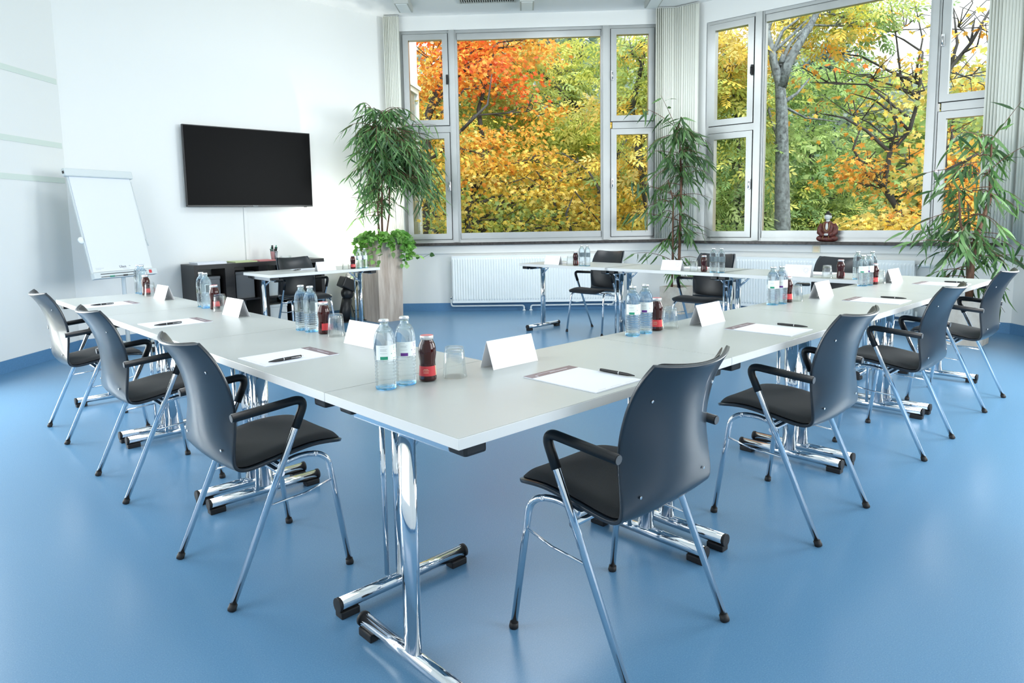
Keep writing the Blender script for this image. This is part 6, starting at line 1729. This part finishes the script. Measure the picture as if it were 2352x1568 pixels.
tree('conifer_tree', 'far grey green conifer standing in the hazy wood on the slope', (35.96, 7.95), [(0, 0, 0), (0.0, 0.0, 3.47), (-0.05, 0.19, 7.79), (-0.05, 0.2, 8.17)], 0.150,
     [((-0.13, 0.51, 6.00), (1.00, 1.00, 1.50), 420, HAZE_TEAL),
      ((-0.02, 0.10, 4.61), (1.40, 1.40, 1.50), 485, HAZE_TEAL),
      ((0.02, -0.09, 3.23), (1.80, 1.80, 1.50), 550, HAZE_TEAL),
      ((-0.03, 0.12, 1.86), (2.20, 2.20, 1.50), 615, HAZE_TEAL),
      ((-0.08, 0.31, 0.47), (2.60, 2.60, 1.50), 680, HAZE_TEAL)],
     OVAL, 0.340, cat='tree', bark='bark_outdoor', extra=[], twigs=1, group='far conifers on the slope')
tree('conifer_tree', 'far grey green conifer standing in the hazy wood on the slope', (36.25, 6.68), [(0, 0, 0), (0.0, 0.0, 3.63), (-0.04, 0.2, 7.85), (-0.05, 0.22, 8.23)], 0.150,
     [((-0.10, 0.47, 6.05), (1.00, 1.00, 1.50), 420, HAZE_TEAL),
      ((-0.05, 0.25, 4.70), (1.40, 1.40, 1.50), 485, HAZE_TEAL),
      ((-0.00, 0.01, 3.35), (1.80, 1.80, 1.50), 550, HAZE_TEAL),
      ((0.04, -0.19, 2.00), (2.20, 2.20, 1.50), 615, HAZE_TEAL),
      ((-0.01, 0.06, 0.65), (2.60, 2.60, 1.50), 680, HAZE_TEAL)],
     OVAL, 0.340, cat='tree', bark='bark_outdoor', extra=[], twigs=1, group='far conifers on the slope')
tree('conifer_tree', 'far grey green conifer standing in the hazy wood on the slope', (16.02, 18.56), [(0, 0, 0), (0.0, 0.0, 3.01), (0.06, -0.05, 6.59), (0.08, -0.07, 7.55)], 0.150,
     [((0.26, -0.23, 3.50), (1.00, 1.00, 1.50), 420, DARK+HAZE_TEAL),
      ((0.13, -0.12, 2.38), (1.40, 1.40, 1.50), 485, DARK+HAZE_TEAL),
      ((-0.00, 0.00, 1.26), (1.80, 1.80, 1.50), 550, DARK+HAZE_TEAL),
      ((-0.06, 0.05, 0.12), (2.20, 2.20, 1.50), 615, DARK+HAZE_TEAL),
      ((-0.00, 0.00, -1.04), (2.60, 2.60, 1.50), 680, DARK+HAZE_TEAL)],
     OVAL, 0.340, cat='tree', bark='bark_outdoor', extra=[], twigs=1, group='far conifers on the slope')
tree('conifer_tree', 'far grey green conifer standing in the hazy wood on the slope', (17.32, 15.94), [(0, 0, 0), (0.0, 0.0, 3.63), (0.03, -0.03, 7.05), (0.03, -0.03, 7.97)], 0.150,
     [((0.14, -0.15, 3.97), (1.00, 1.00, 1.50), 420, DARK+HAZE_TEAL),
      ((-0.02, 0.02, 2.91), (1.40, 1.40, 1.50), 485, DARK+HAZE_TEAL),
      ((0.12, -0.13, 1.82), (1.80, 1.80, 1.50), 550, DARK+HAZE_TEAL),
      ((-0.01, 0.01, 0.74), (2.20, 2.20, 1.50), 615, DARK+HAZE_TEAL),
      ((-0.14, 0.15, -0.36), (2.60, 2.60, 1.50), 680, DARK+HAZE_TEAL)],
     OVAL, 0.340, cat='tree', bark='bark_outdoor', extra=[], twigs=1, group='far conifers on the slope')
tree('conifer_tree', 'far grey green conifer standing in the hazy wood on the slope', (19.53, 14.90), [(0, 0, 0), (0.0, 0.0, 2.8), (0.0, -0.0, 6.34), (0.0, -0.0, 7.29)], 0.150,
     [((0.02, -0.03, 3.39), (1.00, 1.00, 1.50), 420, DARK+HAZE_TEAL),
      ((0.10, -0.13, 2.28), (1.40, 1.40, 1.50), 485, DARK+HAZE_TEAL),
      ((-0.21, 0.27, 1.17), (1.80, 1.80, 1.50), 550, DARK+HAZE_TEAL),
      ((-0.04, 0.05, 0.04), (2.20, 2.20, 1.50), 615, DARK+HAZE_TEAL),
      ((-0.04, 0.05, -1.10), (2.60, 2.60, 1.50), 680, DARK+HAZE_TEAL)],
     OVAL, 0.340, cat='tree', bark='bark_outdoor', extra=[], twigs=1, group='far conifers on the slope')
tree('conifer_tree', 'far grey green conifer standing in the hazy wood on the slope', (22.65, 12.01), [(0, 0, 0), (0.0, 0.0, 2.38), (-0.03, 0.05, 5.94), (-0.03, 0.06, 6.9)], 0.150,
     [((0.11, -0.19, 2.83), (1.00, 1.00, 1.50), 420, DARK+HAZE_TEAL),
      ((0.14, -0.25, 1.72), (1.40, 1.40, 1.50), 485, DARK+HAZE_TEAL),
      ((-0.07, 0.12, 0.61), (1.80, 1.80, 1.50), 550, DARK+HAZE_TEAL),
      ((0.14, -0.25, -0.53), (2.20, 2.20, 1.50), 615, DARK+HAZE_TEAL),
      ((0.11, -0.20, -1.67), (2.60, 2.60, 1.50), 680, DARK+HAZE_TEAL)],
     OVAL, 0.340, cat='tree', bark='bark_outdoor', extra=[], twigs=1, group='far conifers on the slope')
tree('conifer_tree', 'far grey green conifer standing in the hazy wood on the slope', (24.57, 10.40), [(0, 0, 0), (0.0, 0.0, 2.6), (-0.04, 0.08, 6.17), (-0.05, 0.1, 7.13)], 0.150,
     [((-0.12, 0.26, 3.30), (1.00, 1.00, 1.50), 420, DARK+HAZE_TEAL),
      ((-0.05, 0.10, 2.17), (1.40, 1.40, 1.50), 485, DARK+HAZE_TEAL),
      ((-0.14, 0.31, 1.05), (1.80, 1.80, 1.50), 550, DARK+HAZE_TEAL),
      ((0.08, -0.19, -0.09), (2.20, 2.20, 1.50), 615, DARK+HAZE_TEAL),
      ((0.05, -0.11, -1.24), (2.60, 2.60, 1.50), 680, DARK+HAZE_TEAL)],
     OVAL, 0.340, cat='tree', bark='bark_outdoor', extra=[], twigs=1, group='far conifers on the slope')
tree('conifer_tree', 'far grey green conifer standing in the hazy wood on the slope', (23.25, 8.41), [(0, 0, 0), (0.0, 0.0, 2.16), (-0.04, 0.09, 5.44), (-0.05, 0.12, 6.31)], 0.150,
     [((0.05, -0.12, 2.20), (1.00, 1.00, 1.50), 420, DARK+HAZE_TEAL),
      ((0.04, -0.09, 1.18), (1.40, 1.40, 1.50), 485, DARK+HAZE_TEAL),
      ((0.02, -0.05, 0.15), (1.80, 1.80, 1.50), 550, DARK+HAZE_TEAL),
      ((0.05, -0.12, -0.89), (2.20, 2.20, 1.50), 615, DARK+HAZE_TEAL),
      ((0.02, -0.04, -1.94), (2.60, 2.60, 1.50), 680, DARK+HAZE_TEAL)],
     OVAL, 0.340, cat='tree', bark='bark_outdoor', extra=[], twigs=1, group='far conifers on the slope')
tree('conifer_tree', 'far grey green conifer standing in the hazy wood on the slope', (25.76, 7.32), [(0, 0, 0), (0.0, 0.0, 2.28), (-0.04, 0.12, 5.66), (-0.04, 0.11, 5.51)], 0.150,
     [((-0.12, 0.37, 1.91), (1.00, 1.00, 1.50), 420, DARK+HAZE_TEAL),
      ((-0.01, 0.02, 0.83), (1.40, 1.40, 1.50), 485, DARK+HAZE_TEAL),
      ((-0.12, 0.36, -0.24), (1.80, 1.80, 1.50), 550, DARK+HAZE_TEAL),
      ((-0.07, 0.23, -1.33), (2.20, 2.20, 1.50), 615, DARK+HAZE_TEAL),
      ((0.07, -0.22, -2.41), (2.60, 2.60, 1.50), 680, DARK+HAZE_TEAL)],
     OVAL, 0.340, cat='tree', bark='bark_outdoor', extra=[], twigs=1, group='far conifers on the slope')
tree('conifer_tree', 'far grey green conifer standing in the hazy wood on the slope', (25.19, 5.66), [(0, 0, 0), (0.0, 0.0, 2.03), (-0.03, 0.13, 5.2), (-0.03, 0.12, 5.06)], 0.150,
     [((-0.11, 0.39, 1.41), (1.00, 1.00, 1.50), 420, DARK+HAZE_TEAL),
      ((-0.09, 0.33, 0.40), (1.40, 1.40, 1.50), 485, DARK+HAZE_TEAL),
      ((-0.07, 0.28, -0.61), (1.80, 1.80, 1.50), 550, DARK+HAZE_TEAL),
      ((0.06, -0.23, -1.62), (2.20, 2.20, 1.50), 615, DARK+HAZE_TEAL),
      ((-0.04, 0.15, -2.67), (2.60, 2.60, 1.50), 680, DARK+HAZE_TEAL)],
     OVAL, 0.340, cat='tree', bark='bark_outdoor', extra=[], twigs=1, group='far conifers on the slope')
tree('conifer_tree', 'far grey green conifer standing in the hazy wood on the slope', (26.44, 4.73), [(0, 0, 0), (0.0, 0.0, 2.24), (-0.03, 0.15, 5.42), (-0.03, 0.14, 5.28)], 0.150,
     [((-0.09, 0.42, 1.82), (1.00, 1.00, 1.50), 420, DARK+HAZE_TEAL),
      ((0.02, -0.10, 0.80), (1.40, 1.40, 1.50), 485, DARK+HAZE_TEAL),
      ((-0.06, 0.27, -0.22), (1.80, 1.80, 1.50), 550, DARK+HAZE_TEAL),
      ((0.04, -0.20, -1.23), (2.20, 2.20, 1.50), 615, DARK+HAZE_TEAL),
      ((0.03, -0.15, -2.26), (2.60, 2.60, 1.50), 680, DARK+HAZE_TEAL)],
     OVAL, 0.340, cat='tree', bark='bark_outdoor', extra=[], twigs=1, group='far conifers on the slope')
